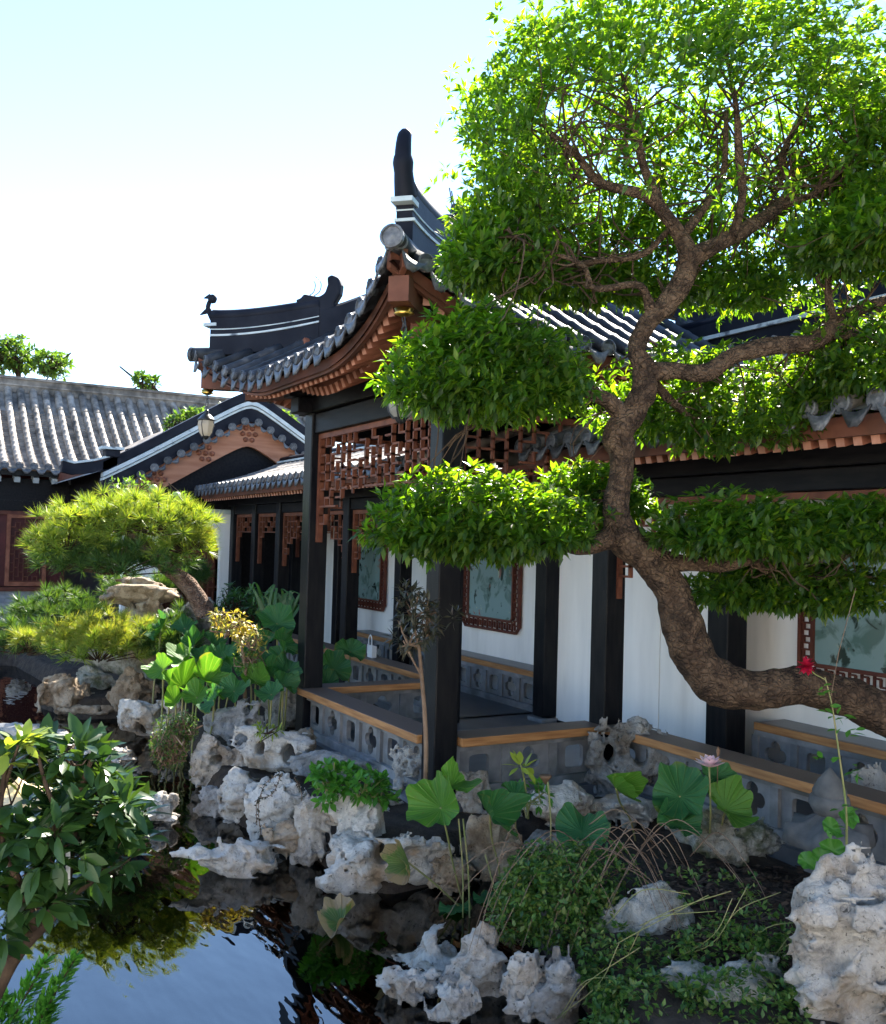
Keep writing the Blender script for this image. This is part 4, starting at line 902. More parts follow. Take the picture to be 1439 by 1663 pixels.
# ================================================================== rocks
RROT = Matrix((RGT, FWD, Vector((0, 0, 1)))).transposed()          # local (right, away, up) -> world
def rock_mesh(w, d, h, seed, style='taihu', holes=(), res=46, flat=False):
    """eroded limestone: merged lobes, scooped hollows, pierced holes; box w,d,h with its base at z = 0"""
    rd = np.random.default_rng(seed); big = max(w, d, h); hs = big*1.16/res
    n = [int(math.ceil(q*1.5/hs))+3 for q in (w, d, h)]; org = np.array([-w*.75, -d*.75, -h*.25])-hs
    G = np.stack(np.meshgrid(*[np.arange(k) for k in n], indexing='ij'), -1)*hs+org
    sc = np.array([w/2, d/2, h/2]); U = (G-np.array([0, 0, h/2]))/sc
    wv = np.stack([vnoise(U*1.3+q*9.1+seed, seed+q) for q in range(3)], -1); Uw = U+.20*wv
    F = np.full(G.shape[:3], 9.); k = 8 if not flat else 6
    for q in range(k):
        c = rd.uniform(-.60, .60, 3); r = rd.uniform(.34, .62, 3)
        if q == 0: c *= .1; r[:] = .70
        if flat: r[2] *= .8
        c[2] = c[2]*1.05-(.15 if q < 3 else 0)
        e = (np.linalg.norm((Uw-c)/r, axis=-1)-1)*r.min()
        hh_ = np.clip(.5+.5*(F-e)/.08, 0, 1); F = F*(1-hh_)+e*hh_-.08*hh_*(1-hh_)
    for q in range(15):                                            # broken facets
        dr = rd.normal(size=3); dr /= np.linalg.norm(dr); F = np.maximum(F, (Uw@dr)-rd.uniform(.50, .88))
    for q in range(20):                                            # scooped hollows with sharp arrises between
        dr = rd.normal(size=3); dr /= np.linalg.norm(dr); r = rd.uniform(.08, .27)
        c = dr*rd.uniform(.66, .95); c[1] = -abs(c[1]) if rd.random() < .65 else c[1]
        e = r-np.linalg.norm((Uw-c)*rd.uniform(.7, 1.3, 3), axis=-1); F = np.maximum(F, e*.9)
    rg_ = 1-np.abs(fbm(Uw*2.0+seed, seed+3, 3)); Gs = G*16.; F = F+.10*(.75-rg_)+(.011/min(sc))*(np.abs(vnoise(Gs+seed, seed+21))*2-.6)+(.008/min(sc))*(np.abs(vnoise(G*34., seed+23))*2-.7)+.055*np.abs(vnoise(U*5.5+2*wv, seed+6))+.035*vnoise(U*11, seed+8)
    # horizontal bedding cracks
    F = F+.035*np.clip(1-np.abs(vnoise(np.stack([U[..., 0]*.8, U[..., 1]*.8, U[..., 2]*3.2], -1)+seed*.7, seed+11))*7, 0, 1)
    for (hx, hz_, hr_) in holes:                                   # pierced through, front to back
        e = hr_-np.sqrt(((U[..., 0]-hx-.12*U[..., 1]-.1*wv[..., 0])*1.0)**2+((U[..., 2]-hz_)*.8*h/w+.06*wv[..., 1])**2); F = np.maximum(F, e)
    F = np.maximum(F, -(U[..., 2]+1.12))
    F[0], F[-1], F[:, 0], F[:, -1], F[:, :, 0], F[:, :, -1] = 1, 1, 1, 1, 1, 1
    V, Q_ = surface_nets(F, org, hs)
    # drop loose crumbs: keep the vertices reached from the largest piece
    par = np.arange(len(V))
    for it in range(60):
        m_ = par[Q_].min(1); old = par.copy(); 
        for k_ in range(4): np.minimum.at(par, Q_[:, k_], m_)
        par = par[par]
        if (par == old).all(): break
    ids, cn = np.unique(par, return_counts=True); main = ids[cn.argmax()]; ok = par == main
    Q_ = Q_[ok[Q_[:, 0]]]; re = np.cumsum(ok)-1; Q_ = re[Q_]; V = V[ok]
    lo_, hi2 = V.min(0), V.max(0); V = (V-(lo_+hi2)/2*np.array([1, 1, 0])-np.array([0, 0, lo_[2]]))*(np.array([w, d, h])/(hi2-lo_))
    return V, Q_
NROCK = [0]
def rock(label, x0, x1, y0, y1, zb=0., mt=None, depth=None, dk=.8, holes=(), seed=None, flat=False, sink=.12, group='eroded limestone rocks around the pond', res=47, name='garden_rock'):
    """box in photo pixels; stands on height zb (or at the given depth)"""
    NROCK[0] += 1; seed = seed or NROCK[0]*13+5
    xm = (x0+x1)/2
    base = atz(xm, y1, zb) if depth is None else at(xm, y1, depth)
    dp = (base-EYEV).dot(CF); w = (x1-x0)*dp/FOC; h = (y1-y0)*dp/FOC
    d = dk*w; th = math.atan2(EYE-base.z, dp); h = max(.5*h, (h-.8*d*math.sin(th))/math.cos(th)); base = base+FWD*(d*.42)
    s_ = 1+d*.42/dp; w *= s_*1.05; h = h*s_
    V, Q_ = rock_mesh(w, d, h*(1+sink), seed, 'taihu', holes, res, flat)
    V = V@np.array(RROT).T; V[:, 2] -= h*sink
    o = link(name, npmesh('rock', V, Q_, True), mt or ROCK, None, base)
    return tag(o, label, 'rock', group)
G1 = 'eroded rocks of the front bank'
rock('flat white rock slab standing alone in the pond', 278, 450, 1352, 1434, 0, ROCKW, flat=True, dk=.5, seed=11)
rock('pale rock with an eye-like hole beside the withered lotus leaf', 518, 728, 1322, 1462, 0, ROCKW, dk=.7, holes=[(-.08, .28, .10)], seed=63, group=G1, res=56)
rock('white rock with layered crown above the rock with an eye-like hole', 496, 618, 1272, 1420, 0, ROCKW, depth=6.95, dk=.8, seed=31, group=G1, res=52)
rock('rounded rock with dark vine tendrils trailing over its face', 392, 502, 1250, 1372, 0, ROCKW, dk=.9, seed=47, group=G1)
rock('bluish-white rock left of the rock with trailing vine', 342, 440, 1243, 1345, 0, ROCK, dk=.8, seed=54, group=G1)
rock('small-lobed rock overhanging the water under the tall grey block', 296, 378, 1185, 1288, 0, ROCK, dk=.8, holes=[(.1, .1, .12)], seed=61, group=G1)
rock('tall smooth grey block standing on the bank left of the pavilion', 325, 424, 1128, 1222, .25, ROCKG, dk=.7, seed=72, group=G1)
rock('arched white rock with dark cavity on the bank left of the pavilion', 368, 502, 1170, 1262, .2, ROCKW, dk=.7, holes=[(.25, .05, .15), (-.3, .2, .1)], seed=88, group=G1)
rock('upright grey rock leaning on the leftmost pavilion column', 418, 502, 1098, 1185, .3, ROCKG, dk=.6, seed=95, group=G1)
rock('brown pitted boulder under the left end of the orange rail', 452, 510, 1178, 1228, .3, ROCKT, dk=.8, seed=99, group=G1)
rock('flat pale rock lying under the front balustrade', 462, 612, 1212, 1268, .28, ROCKG, dk=.6, flat=True, seed=103, group=G1)
rock('tan rock low at the waterline below the rock with trailing vine', 425, 520, 1325, 1408, 0, ROCKT, dk=.7, seed=107, group=G1)
rock('narrow pale rock wedged between the vine-covered rock and the white layered rock', 468, 535, 1288, 1412, 0, ROCK, dk=.9, seed=109, group=G1)
rock('low broad rock under the bright green herb', 555, 660, 1290, 1350, .1, ROCK, dk=.6, seed=111, group=G1, flat=True)
rock('tan rock at the waterline right of the rock with the eye-like hole', 690, 770, 1385, 1455, 0, ROCKT, dk=.7, seed=113, group=G1)
rock('grey rock low at the waterline left of the vine-covered rock', 310, 372, 1275, 1330, 0, ROCKG, dk=.8, seed=117, group=G1)
rock('pale rock between the small-lobed rock and the arched white rock', 352, 420, 1205, 1275, .05, ROCK, dk=.8, seed=119, group=G1)
rock('white rock against the foot of the front pavilion column', 630, 724, 1208, 1302, .25, ROCK, dk=.7, seed=115, group=G1)
rock('pale rock directly behind the big upright lotus leaf', 700, 812, 1245, 1332, .2, ROCK, dk=.7, seed=121, group=G1)
rock('white smooth rock left of the tall pitted stone', 845, 968, 1262, 1352, .25, ROCKW, dk=.7, seed=137, group=G1)
rock('tall grey pitted stone with deep cavities in front of the white panel', 962, 1098, 1158, 1312, .25, ROCKG, dk=.75, holes=[(.22, -.05, .17), (-.35, -.15, .12)], seed=141, group=G1, res=56)
rock('low white rocks at the foot of the tall pitted stone', 950, 1085, 1285, 1355, .2, ROCKW, dk=.6, flat=True, seed=149, group=G1)
rock('jagged small grey rock under the young yellow-green shrub', 800, 880, 1282, 1340, .2, ROCKG, dk=.7, seed=153, group=G1)
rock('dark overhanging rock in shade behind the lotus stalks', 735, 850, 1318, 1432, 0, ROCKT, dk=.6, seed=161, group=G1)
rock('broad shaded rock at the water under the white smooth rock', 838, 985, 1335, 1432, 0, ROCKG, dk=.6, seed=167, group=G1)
rock('smooth mossy rock below the pink lotus flower', 1095, 1215, 1310, 1402, .35, MOSSR, dk=.6, seed=171)
rock('mossy rock beside the stone finial', 1185, 1275, 1325, 1392, .4, MOSSR, dk=.6, seed=176)
rock('white rock slab behind the stone finial at the right edge', 1372, 1470, 1235, 1345, .45, ROCKW, dk=.6, seed=183, flat=True)
rock('large pitted white stone in the right foreground corner', 1296, 1540, 1392, 1745, None, ROCK, depth=4.25, dk=.62, holes=[(-.55, .05, .09)], seed=196, res=72)
rock('rock half buried under the trailing vine', 968, 1140, 1432, 1600, None, MOSSR, depth=5.2, dk=.6, seed=197)
rock('mossy boulder below the vine at the bottom edge', 1090, 1300, 1560, 1740, None, MOSSR, depth=4.5, dk=.5, seed=199)
G2 = 'rock cluster in the pond at the bottom'
rock('stacked rock with dark cleft at left of the bottom cluster', 636, 760, 1500, 1612, 0, ROCK, depth=5.45, dk=.8, seed=203, group=G2)
rock('tall furrowed rock in the middle of the bottom cluster', 715, 850, 1502, 1690, None, ROCK, depth=5.15, dk=.75, seed=211, group=G2, res=56)
rock('low split rock at the waterline, leftmost of the bottom cluster', 610, 712, 1562, 1632, 0, ROCK, dk=.7, seed=219, group=G2)
rock('rough rock in front of the stacked rock at the bottom', 690, 780, 1580, 1668, 0, ROCK, dk=.7, seed=223, group=G2)
rock('tan-fronted rock right of the tall furrowed rock', 815, 905, 1550, 1690, None, ROCK, depth=4.95, dk=.8, seed=229, group=G2)
rock('grey pointed rock, rightmost of the bottom cluster', 862, 955, 1542, 1700, None, ROCKG, depth=4.85, dk=.8, seed=235, group=G2)
G3 = 'rocks along the far shore'
rock('pierced white rock with holes reaching into the water', 183, 292, 1126, 1203, 0, ROCKW, dk=.6, holes=[(.25, .2, .13), (-.35, -.35, .15)], seed=243, group=G3)
rock('orange-tan pitted rock at the tip of the far shore', 52, 136, 1092, 1166, 0, ROCKT, dk=.8, holes=[(.3, .3, .1)], seed=251, group=G3)
rock('long low tan stone at the waterline of the far shore', 88, 182, 1132, 1168, 0, ROCKT, dk=.6, flat=True, seed=259, group=G3)
rock('brown wedge rocks stacked on the far shore', 158, 248, 1078, 1162, .05, ROCKT, dk=.7, seed=263, group=G3)
rock('mossy dark rock behind the orange-tan rock', 110, 178, 1078, 1132, .15, MOSSR, dk=.7, seed=269, group=G3)
rock('grey boulder at the foot of the pine trunk', 285, 345, 966, 1030, .6, ROCKG, depth=13.0, dk=.8, seed=277, group=G3)
rock('grey-white rubble rock left of the boulder under the pine', 240, 300, 985, 1040, .6, ROCKG, depth=12.9, dk=.8, seed=283, group=G3)
rock('brown tabletop rock under the pine crown', 158, 285, 935, 985, None, ROCKT, depth=13.4, dk=.5, flat=True, seed=291, group=G3)
rock('dark brown pedestal rock below the tabletop rock', 180, 262, 965, 1075, None, ROCKT, depth=13.3, dk=.7, seed=295, group=G3)
rock('broad earthy rock carrying the far bank under the pine shrubs', 100, 345, 1020, 1110, .1, MOSSR, depth=13.6, dk=.35, seed=297, group=G3)
rock('small white rock by the brick base of the hall', 8, 48, 986, 1025, .3, ROCKW, depth=19, dk=.7, seed=301, group=G3)
G4 = 'rocks showing through the foreground bush'
rock('white flat rock in the water right of the bush', 218, 282, 1280, 1338, 0, ROCKW, dk=.8, flat=True, seed=309, group=G4)
rock('white low slab at the left edge above the bush', -60, 105, 1168, 1215, 0, ROCKW, dk=.5, flat=True, seed=317, group=G4)
rock('two-lobed white stepping rock above the bush', 120, 215, 1205, 1248, 0, ROCKW, dk=.6, flat=True, seed=321, group=G4)
rock('yellow sunlit rock behind the bush leaves at the left', -40, 118, 1258, 1345, 0, mat('sunlit_limestone', (.60, .42, .14), .75, (.72, .60, .40), 3, bump=.6, bscale=14, bdist=.02), dk=.6, seed=325, group=G4)  # sunlight thrown up off the water is put into the yellow base colour
# submerged stones seen through the water
for k, (x, y, w) in enumerate(((590, 1600, 90), (560, 1500, 120), (330, 1330, 130), (480, 1470, 120), (690, 1520, 110), (250, 1260, 110))):
    c = atz(x, y, -.25); dp = (c-EYEV).dot(CF); ww = w*dp/FOC
    V, Q_ = rock_mesh(ww, ww*.7, .38, 400+k, res=26); V = V@np.array(RROT).T
    o = link('submerged_rock', npmesh('rock', V, Q_, True), ROCKT, None, (c.x, c.y, -.52))
    tag(o, ['olive submerged rock below the bottom cluster tip', 'dim submerged rock under the floating lotus leaf', 'submerged slab in dark water behind the bush', 'submerged boulder off the pale rock with the eye-like hole', 'submerged stone left of the lotus stalks', 'submerged stone near the flat white rock by the bush'][k], 'rock', 'stones under the water')

# bark mulch on the bank by the stone finial
b = []; N = 2600; V = np.zeros((N, 4, 3)); 
for k in range(N):
    c = atz(random.uniform(1080, 1330), random.uniform(1370, 1560), .42); z = gh(c.x, c.y)+random.uniform(.0, .035)
    a = random.uniform(0, 6.3); l, w_ = random.uniform(.012, .035), random.uniform(.005, .012); tz = random.uniform(-.35, .35)
    ax = np.array([math.cos(a), math.sin(a), tz]); ay = np.array([-math.sin(a), math.cos(a), random.uniform(-.4, .4)])
    c = np.array([c.x, c.y, z]); V[k] = [c-ax*l-ay*w_, c+ax*l-ay*w_, c+ax*l+ay*w_, c-ax*l+ay*w_]
tag(link('bark_mulch', npmesh('bark_mulch', V.reshape(-1, 3), np.arange(4*N).reshape(N, 4)), MULCH), 'dark bark mulch spread on the bank by the stone finial', 'mulch', kind='stuff')

# ================================================================== foliage helpers
def nrm(A): return A/np.maximum(1e-9, np.linalg.norm(A, axis=-1, keepdims=True))
def leaves(P, D, L, Wd, rng, fold=.25, droop=.15, roll=1.0, big=False):
    """leaf blades: P base points, D directions, L lengths; folded on the midrib, tips drooping"""
    P = np.asarray(P); N = len(P); D = nrm(np.asarray(D)); L = np.broadcast_to(L, (N,))[:, None]; Wd = np.broadcast_to(Wd, (N,))[:, None]
    up = np.array([0, 0, 1.])+rng.normal(scale=.35*roll, size=(N, 3)); sd_ = nrm(np.cross(D, up)); nn = np.cross(sd_, D)
    if not big:
        mid = P+D*L*.48-nn*Wd*fold*.5; V = np.stack([P, P+D*L*.42+sd_*Wd*.5+nn*Wd*fold*.3, P+D*L-nn*L*droop, P+D*L*.42-sd_*Wd*.5+nn*Wd*fold*.3, mid], 1)
        T = np.array([(0, 1, 4), (1, 2, 4), (2, 3, 4), (3, 0, 4)])
    else:
        q = lambda t, s_: P+D*L*t+sd_*Wd*s_-nn*(L*droop*t*t)+nn*Wd*fold*abs(s_)
        V = np.stack([q(0, 0), q(.22, .34), q(.5, .5), q(.78, .32), q(1, 0), q(.78, -.32), q(.5, -.5), q(.22, -.34), q(.22, 0), q(.5, 0), q(.78, 0)], 1)
        T = np.array([(0, 1, 8), (1, 2, 9), (1, 9, 8), (2, 3, 10), (2, 10, 9), (3, 4, 10), (0, 8, 7), (7, 8, 9), (7, 9, 6), (6, 9, 10), (6, 10, 5), (5, 10, 4)])
    k = V.shape[1]; F = (np.arange(N)[:, None, None]*k+T[None]).reshape(-1, 3)
    return V.reshape(-1, 3), F
def rosettes(C, Nn, n, rng, spread=.9):
    """n leaf directions fanning about the normal at every cluster point"""
    C = np.repeat(C, n, 0); Nn = nrm(np.repeat(Nn, n, 0)); r = rng.normal(size=C.shape); r = nrm(r-Nn*np.sum(r*Nn, 1, keepdims=True))
    D = nrm(Nn*rng.uniform(.1, .9, (len(C), 1))+r*spread); return C+D*.012, D
def pick_single(V, F, per_v, per_f, n, name, mt, par, score):
    """keep the n leaves that score highest as single parts, return the rest"""
    N = len(V)//per_v; idx = np.argsort(score)[::-1][:n]; keep = np.ones(N, bool); keep[idx] = False
    T = F[:per_f]; Vr = V.reshape(N, per_v, 3)
    for i in idx:
        c = Vr[i, 0]; me = npmesh(name, Vr[i]-c, T); link(name, me, mt, par, Vector(c)-par.location)
    Vk = Vr[keep].reshape(-1, 3); Fk = (np.arange(keep.sum())[:, None, None]*per_v+T[None]).reshape(-1, 3)
    return Vk, Fk

# ================================================================== the leaning garden tree
tree = thing('leaning_tree', 'big leaning evergreen tree with twisting trunk and cloud-pruned leaf pads', 'tree', at(1760, 1330, 5.9))
TP = lambda L_: np.array([[*at(x, y, d), r*d/FOC] for x, y, d, r in L_])
LIMBP = []
def limb(name, L_, n=6, sides=14, mt=None, knob=.10, par=None):
    A = spline(TP(L_), n); P = A[:, :3]; rr = A[:, 3]
    if par is None: LIMBP.extend([Vector(p) for p, r_ in zip(P, rr) if r_ < .075])
    b = MB(); N = len(P); nn = sides; V = []
    t0 = Vector(P[1]-P[0]).normalized(); a = t0.orthogonal().normalized()
    ring = []
    for i in range(N):
        t = Vector(P[min(i+1, N-1)]-P[max(i-1, 0)]).normalized(); a = (a-t*a.dot(t)).normalized(); b_ = t.cross(a)
        for k in range(nn):
            an = 2*math.pi*k/nn; ring.append(np.array(P[i])+np.array(a*math.cos(an)+b_*math.sin(an))*rr[i])
    ring = np.array(ring); cc = np.repeat(P, nn, 0); dd = ring-cc; ln = np.linalg.norm(dd, axis=1, keepdims=True)
    dsp = knob*fbm(ring*5.0, 21, 3)[:, None]+.5*knob*vnoise(ring*22, 33)[:, None]
    ring = cc+dd*(.9+dsp)
    F = [(i*nn+k, i*nn+(k+1) % nn, (i+1)*nn+(k+1) % nn, (i+1)*nn+k) for i in range(N-1) for k in range(nn)]+[tuple(range(nn-1, -1, -1)), tuple((N-1)*nn+k for k in range(nn))]
    pr = par or tree
    b.add(ring-np.array(pr.location), F); return b.build(name, mt or BARK, pr, True)
TD = 5.7
limb('trunk', [(1760, 1330, 5.9, 66), (1600, 1240, 5.8, 52), (1500, 1190, 5.75, 42), (1439, 1160, TD, 39), (1370, 1130, TD, 36), (1300, 1115, TD, 34), (1225, 1121, TD, 34), (1165, 1108, TD, 38), (1122, 1058, TD, 38), (1105, 1005, TD, 35), (1090, 955, TD, 31),
               (1055, 905, TD, 31), (1010, 870, TD, 31), (1000, 825, TD, 24), (1010, 775, TD, 22), (1012, 735, TD, 24), (1005, 705, TD, 28), (1028, 672, TD, 23), (1046, 635, TD, 22), (1046, 598, TD, 22), (1034, 568, TD, 18), (1052, 525, TD, 18), (1082, 494, TD, 19), (1108, 455, TD, 18), (1116, 415, TD, 17), (1102, 378, TD, 13)], n=10, sides=30, knob=.13)
limb('branch', [(1000, 868, TD, 24), (960, 886, TD-.05, 17), (925, 884, TD-.08, 15), (885, 872, TD-.1, 12), (840, 850, TD-.12, 9), (780, 855, TD-.1, 6), (700, 870, TD-.1, 3)])
limb('branch', [(1075, 912, TD, 22), (1120, 915, TD-.05, 15), (1180, 915, TD-.1, 14), (1240, 898, TD-.12, 12), (1300, 878, TD-.1, 10), (1380, 880, TD-.05, 8), (1480, 890, TD, 5)])
limb('branch', [(1020, 690, TD, 20), (992, 655, TD-.03, 14), (955, 637, TD-.08, 12), (905, 625, TD-.12, 7), (840, 640, TD-.15, 5), (760, 660, TD-.15, 3)])
limb('branch', [(1055, 605, TD, 20), (1095, 602, TD, 16), (1150, 604, TD, 16), (1190, 578, TD, 14), (1250, 562, TD, 16), (1320, 556, TD, 15), (1352, 530, TD, 17), (1400, 500, TD+.05, 12), (1470, 480, TD+.1, 9)])
limb('branch', [(1345, 540, TD, 12), (1400, 545, TD, 7), (1460, 560, TD, 5)], par=tree)
limb('branch', [(1352, 525, TD, 10), (1345, 470, TD-.05, 7), (1355, 420, TD-.1, 5), (1400, 380, TD-.1, 3)])
limb('branch', [(1110, 425, TD, 18), (1155, 402, TD, 15), (1205, 375, TD+.05, 14), (1262, 338, TD+.1, 11), (1285, 300, TD+.15, 10), (1270, 260, TD+.2, 7), (1300, 190, TD+.2, 4)])
limb('branch', [(1108, 390, TD, 14), (1085, 355, TD-.05, 12), (1050, 318, TD-.1, 11), (975, 297, TD-.15, 8), (935, 250, TD-.2, 6), (890, 215, TD-.25, 4)])
limb('branch', [(1075, 340, TD-.05, 9), (1045, 270, TD-.1, 8), (1030, 200, TD-.1, 6), (1010, 120, TD-.1, 3)])
limb('branch', [(1112, 378, TD, 9), (1150, 330, TD+.1, 7), (1175, 280, TD+.15, 6), (1180, 180, TD+.2, 4)])
limb('branch', [(1190, 385, TD, 9), (1205, 320, TD-.1, 8), (1200, 240, TD-.15, 8), (1195, 170, TD-.2, 5), (1180, 90, TD-.2, 3)])
limb('branch', [(1058, 515, TD, 12), (1050, 478, TD-.05, 8), (1030, 462, TD-.1, 7), (965, 468, TD-.15, 6), (945, 430, TD-.2, 5), (880, 405, TD-.25, 4), (830, 380, TD-.3, 3)])
limb('branch', [(1085, 375, TD+.05, 6), (1040, 415, TD+.1, 6), (960, 425, TD+.1, 5), (890, 440, TD+.1, 3)])
limb('branch', [(1270, 335, TD+.1, 7), (1330, 310, TD, 6), (1380, 260, TD-.05, 5), (1420, 220, TD-.1, 3)])
limb('branch', [(1060, 620, TD+.05, 10), (1100, 660, TD+.25, 7), (1150, 690, TD+.4, 5), (1220, 670, TD+.5, 3)])
limb('branch', [(1010, 810, TD+.05, 9), (980, 800, TD+.2, 6), (930, 810, TD+.3, 3)])
limb('branch', [(1220, 905, TD-.08, 8), (1260, 940, TD, 5), (1330, 960, TD+.05, 3)])
# leaf pads: (px x, px y, depth, rx px, ry px, rdepth m, clusters, shell, lower cut)
PADS = [
    (1118, 292, TD+.05, 378, 288, 1.15, 6000, 'dome', None),
    (1400, 400, TD-.25, 115, 80, .40, 650, 'pad', None), (1080, 330, TD+.80, 320, 180, .28, 800, 'pad', None), (830, 400, TD+.35, 110, 100, .4, 520, 'pad', None), (815, 430, TD-.05, 100, 75, .35, 520, 'pad', None), (960, 462, TD+.45, 140, 48, .3, 430, 'pad', None), (1190, 470, TD+.5, 130, 45, .3, 330, 'pad', None),
    (1425, 250, TD, 110, 110, .6, 600, 'pad', None),
    (792, 620, TD-.22, 166, 114, .42, 1500, 'pad', None),
    (775, 858, TD-.15, 195, 88, .36, 1350, 'pad', None),
    (1150, 668, TD+.50, 195, 108, .34, 1050, 'pad', None),
    (965, 812, TD+.35, 100, 60, .28, 520, 'pad', None),
    (1225, 868, TD-.18, 168, 62, .34, 850, 'pad', None),
    (1410, 868, TD-.10, 110, 60, .34, 520, 'pad', None),
    (1290, 962, TD+.10, 195, 50, .30, 800, 'pad', None),
    (1410, 590, TD+.12, 115, 95, .42, 700, 'pad', None), (1345, 640, TD+.35, 75, 50, .3, 330, 'pad', None)]
lv, lf, sc_ = [], [], []; nb = 0; twv = MB()
rg = np.random.default_rng(3)
anchor_unused = {0: [(1102, 378), (975, 297), (1030, 200), (1200, 240), (1285, 300), (965, 468), (935, 250), (1180, 280), (890, 430)], 1: [(1355, 420)], 2: [(1420, 220)], 3: [(905, 625), (840, 640)], 4: [(885, 872), (840, 850)], 5: [(1100, 660), (1150, 690)], 6: [(980, 800)], 7: [(1180, 915), (1240, 898)], 8: [(1380, 880)], 9: [(1260, 940), (1330, 960)], 10: [(1400, 545), (1400, 500)], 11: [(1345, 540)]}
for pi, (x, y, d, rx, ry, rd_, ncl, kind, _) in enumerate(PADS):
    C0 = np.array(at(x, y, d)); A = np.array([RGT*(rx*d/FOC), FWD*rd_, Vector((0, 0, ry*d/FOC))])
    pts, nor = [], []
    while len(pts) < ncl:
        u = rg.normal(size=3); u /= np.linalg.norm(u)
        if kind == 'dome':
            # canopy shell: full above and around, open toward the viewer low in the middle
            if u[2] < -.62: continue
            if u[1] < -.05 and u[2] < .22 and abs(u[0]) < .80: 
                if rg.random() < .93: continue
            r = rg.uniform(.72, 1.03) if u[2] > .2 else rg.uniform(.66, 1.0)
        else:
            r = rg.uniform(.15, 1.03)**.55
            if u[2] < -.2: u[2] *= .55
        if rg.random() < .07: r *= rg.uniform(1.04, 1.16)
        pts.append(u); nor.append(r)
    U_ = np.array(pts); wob = 1+(.12 if kind == 'dome' else .17)*vnoise(U_*2.6+pi*7, 5)+.08*vnoise(U_*6+pi*3, 9)
    pts = C0+(U_*(np.array(nor)*wob)[:, None])@A; nor = nrm(U_/np.array([rx*d/FOC, rd_, ry*d/FOC]))+np.array([0, 0, .35])
    pts, nor = np.array(pts), np.array(nor)
    P, D = rosettes(pts, nor, 8, rg); Ll = rg.uniform(.032, .072, len(P))*(1.25 if kind == 'pad' else 1.0); V, F = leaves(P, D, Ll, Ll*.38, rg)
    lv.append(V); lf.append(F+nb); nb += len(V)
    # score: how far a leaf stands at the front and rim of its pad
    q = (P-C0)@np.linalg.inv(A); sc_.append(np.linalg.norm(q*np.array([1, .4, 1]), axis=1)*1.0-q[:, 1]*.5+rg.uniform(0, .3, len(P))+Ll*6)
    # twigs from the limbs into the pad
    dsort = rg.permutation(ncl)[:int(ncl*.03)]
    for i in dsort:
        e = Vector(pts[i]); nearp = sorted(LIMBP, key=lambda a_: (a_-e).length_squared)[:26]; s_ = nearp[int(rg.integers(0, 26))]
        q_ = (e-s_).length; mdl = s_.lerp(e, .55)+Vector(rg.normal(scale=.16*q_, size=3))+Vector((0, 0, .05*q_)); m2 = s_.lerp(e, .25)+Vector(rg.normal(scale=.10*q_, size=3))
        A_ = spline([s_, m2, mdl, e], 3); twv.tube([Vector(p)-tree.location for p in A_], np.linspace(.0075, .002, len(A_)), 4, False)
V = np.vstack(lv); F = np.vstack(lf); score = np.concatenate(sc_)
V, F = pick_single(V, F, 5, 4, 260, 'leaf', LEAF, tree, score)
tag(link('foliage', npmesh('foliage', V-np.array(tree.location), F), LEAF, tree), kind='stuff')
tag(twv.build('twigs', TWIG, tree), kind='stuff')

# ================================================================== pines
def needles(C, D, n, L, rng, w=.0055, spread=.85):
    C = np.repeat(C, n, 0); D = nrm(np.repeat(D, n, 0)); r = rng.normal(size=C.shape); d = nrm(D*.75+nrm(r)*spread)
    L = rng.uniform(.7, 1.1, (len(C), 1))*L; s_ = nrm(np.cross(d, rng.normal(size=C.shape)))*w
    V = np.stack([C-s_, C+s_, C+d*L], 1); return V.reshape(-1, 3), np.arange(len(C)*3).reshape(-1, 3)
def pine(label, base, crown, lens, mts, trunk=None, group=None, name='pine_tree', cat='tree'):
    """crown: list of (px, py, depth, rx, ry, rdepth m, clusters, material index)"""
    t = thing(name, label, cat, base, group); rng = np.random.default_rng(int(abs(base[0])*100))
    for x, y, d, rx, ry, rd_, n, mi in crown:
        C0 = np.array(at(x, y, d)); A = np.array([RGT*(rx*d/FOC), FWD*rd_, Vector((0, 0, ry*d/FOC))]); u = nrm(rng.normal(size=(n, 3)))
        u[:, 2] = np.where(u[:, 2] < -.3, -u[:, 2]*.4, u[:, 2]); r = rng.uniform(.3, 1, (n, 1))**.45
        w_ = 1+.30*vnoise(u*3.1+x, 4)[:, None]+.12*rng.normal(size=(n, 1))
        C = C0+(u*r*w_)@A; Dn = u*np.array([1, 1, 1])+np.array([0, 0, .7])
        keep = rng.random(n) < .58; V, F = needles(C[keep], (Dn@np.array(RROT).T)[keep], 44, lens, rng); tag(link('needles', npmesh('needles', V-np.array(base), F), mts[mi], t), kind='stuff')
        tw = MB()
        for i in range(0, n, 4): tw.tube([Vector(C0)+Vector(C[i]-C0)*.2-Vector(base)-Vector((0, 0, .1)), Vector(C[i])-Vector(base)], [.012, .005], 4, False)
        tag(tw.build('twigs', TWIG, t), kind='stuff')
    if trunk: limb('trunk', trunk, 5, 12, PINEB, .14, t)
    return t
DP = 12.6
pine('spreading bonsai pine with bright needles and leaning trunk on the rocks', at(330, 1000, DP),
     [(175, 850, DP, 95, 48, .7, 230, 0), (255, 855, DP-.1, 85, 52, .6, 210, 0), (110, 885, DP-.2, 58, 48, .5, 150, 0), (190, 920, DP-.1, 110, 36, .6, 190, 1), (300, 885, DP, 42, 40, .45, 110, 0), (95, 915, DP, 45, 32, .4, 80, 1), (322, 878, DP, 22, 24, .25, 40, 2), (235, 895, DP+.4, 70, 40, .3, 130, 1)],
     .20, [NEED, NEEDD, NEEDY], [(335, 1000, DP, 19), (322, 975, DP, 17), (300, 945, DP, 15), (270, 922, DP, 13), (245, 898, DP, 10), (215, 870, DP, 6), (170, 855, DP, 3)])
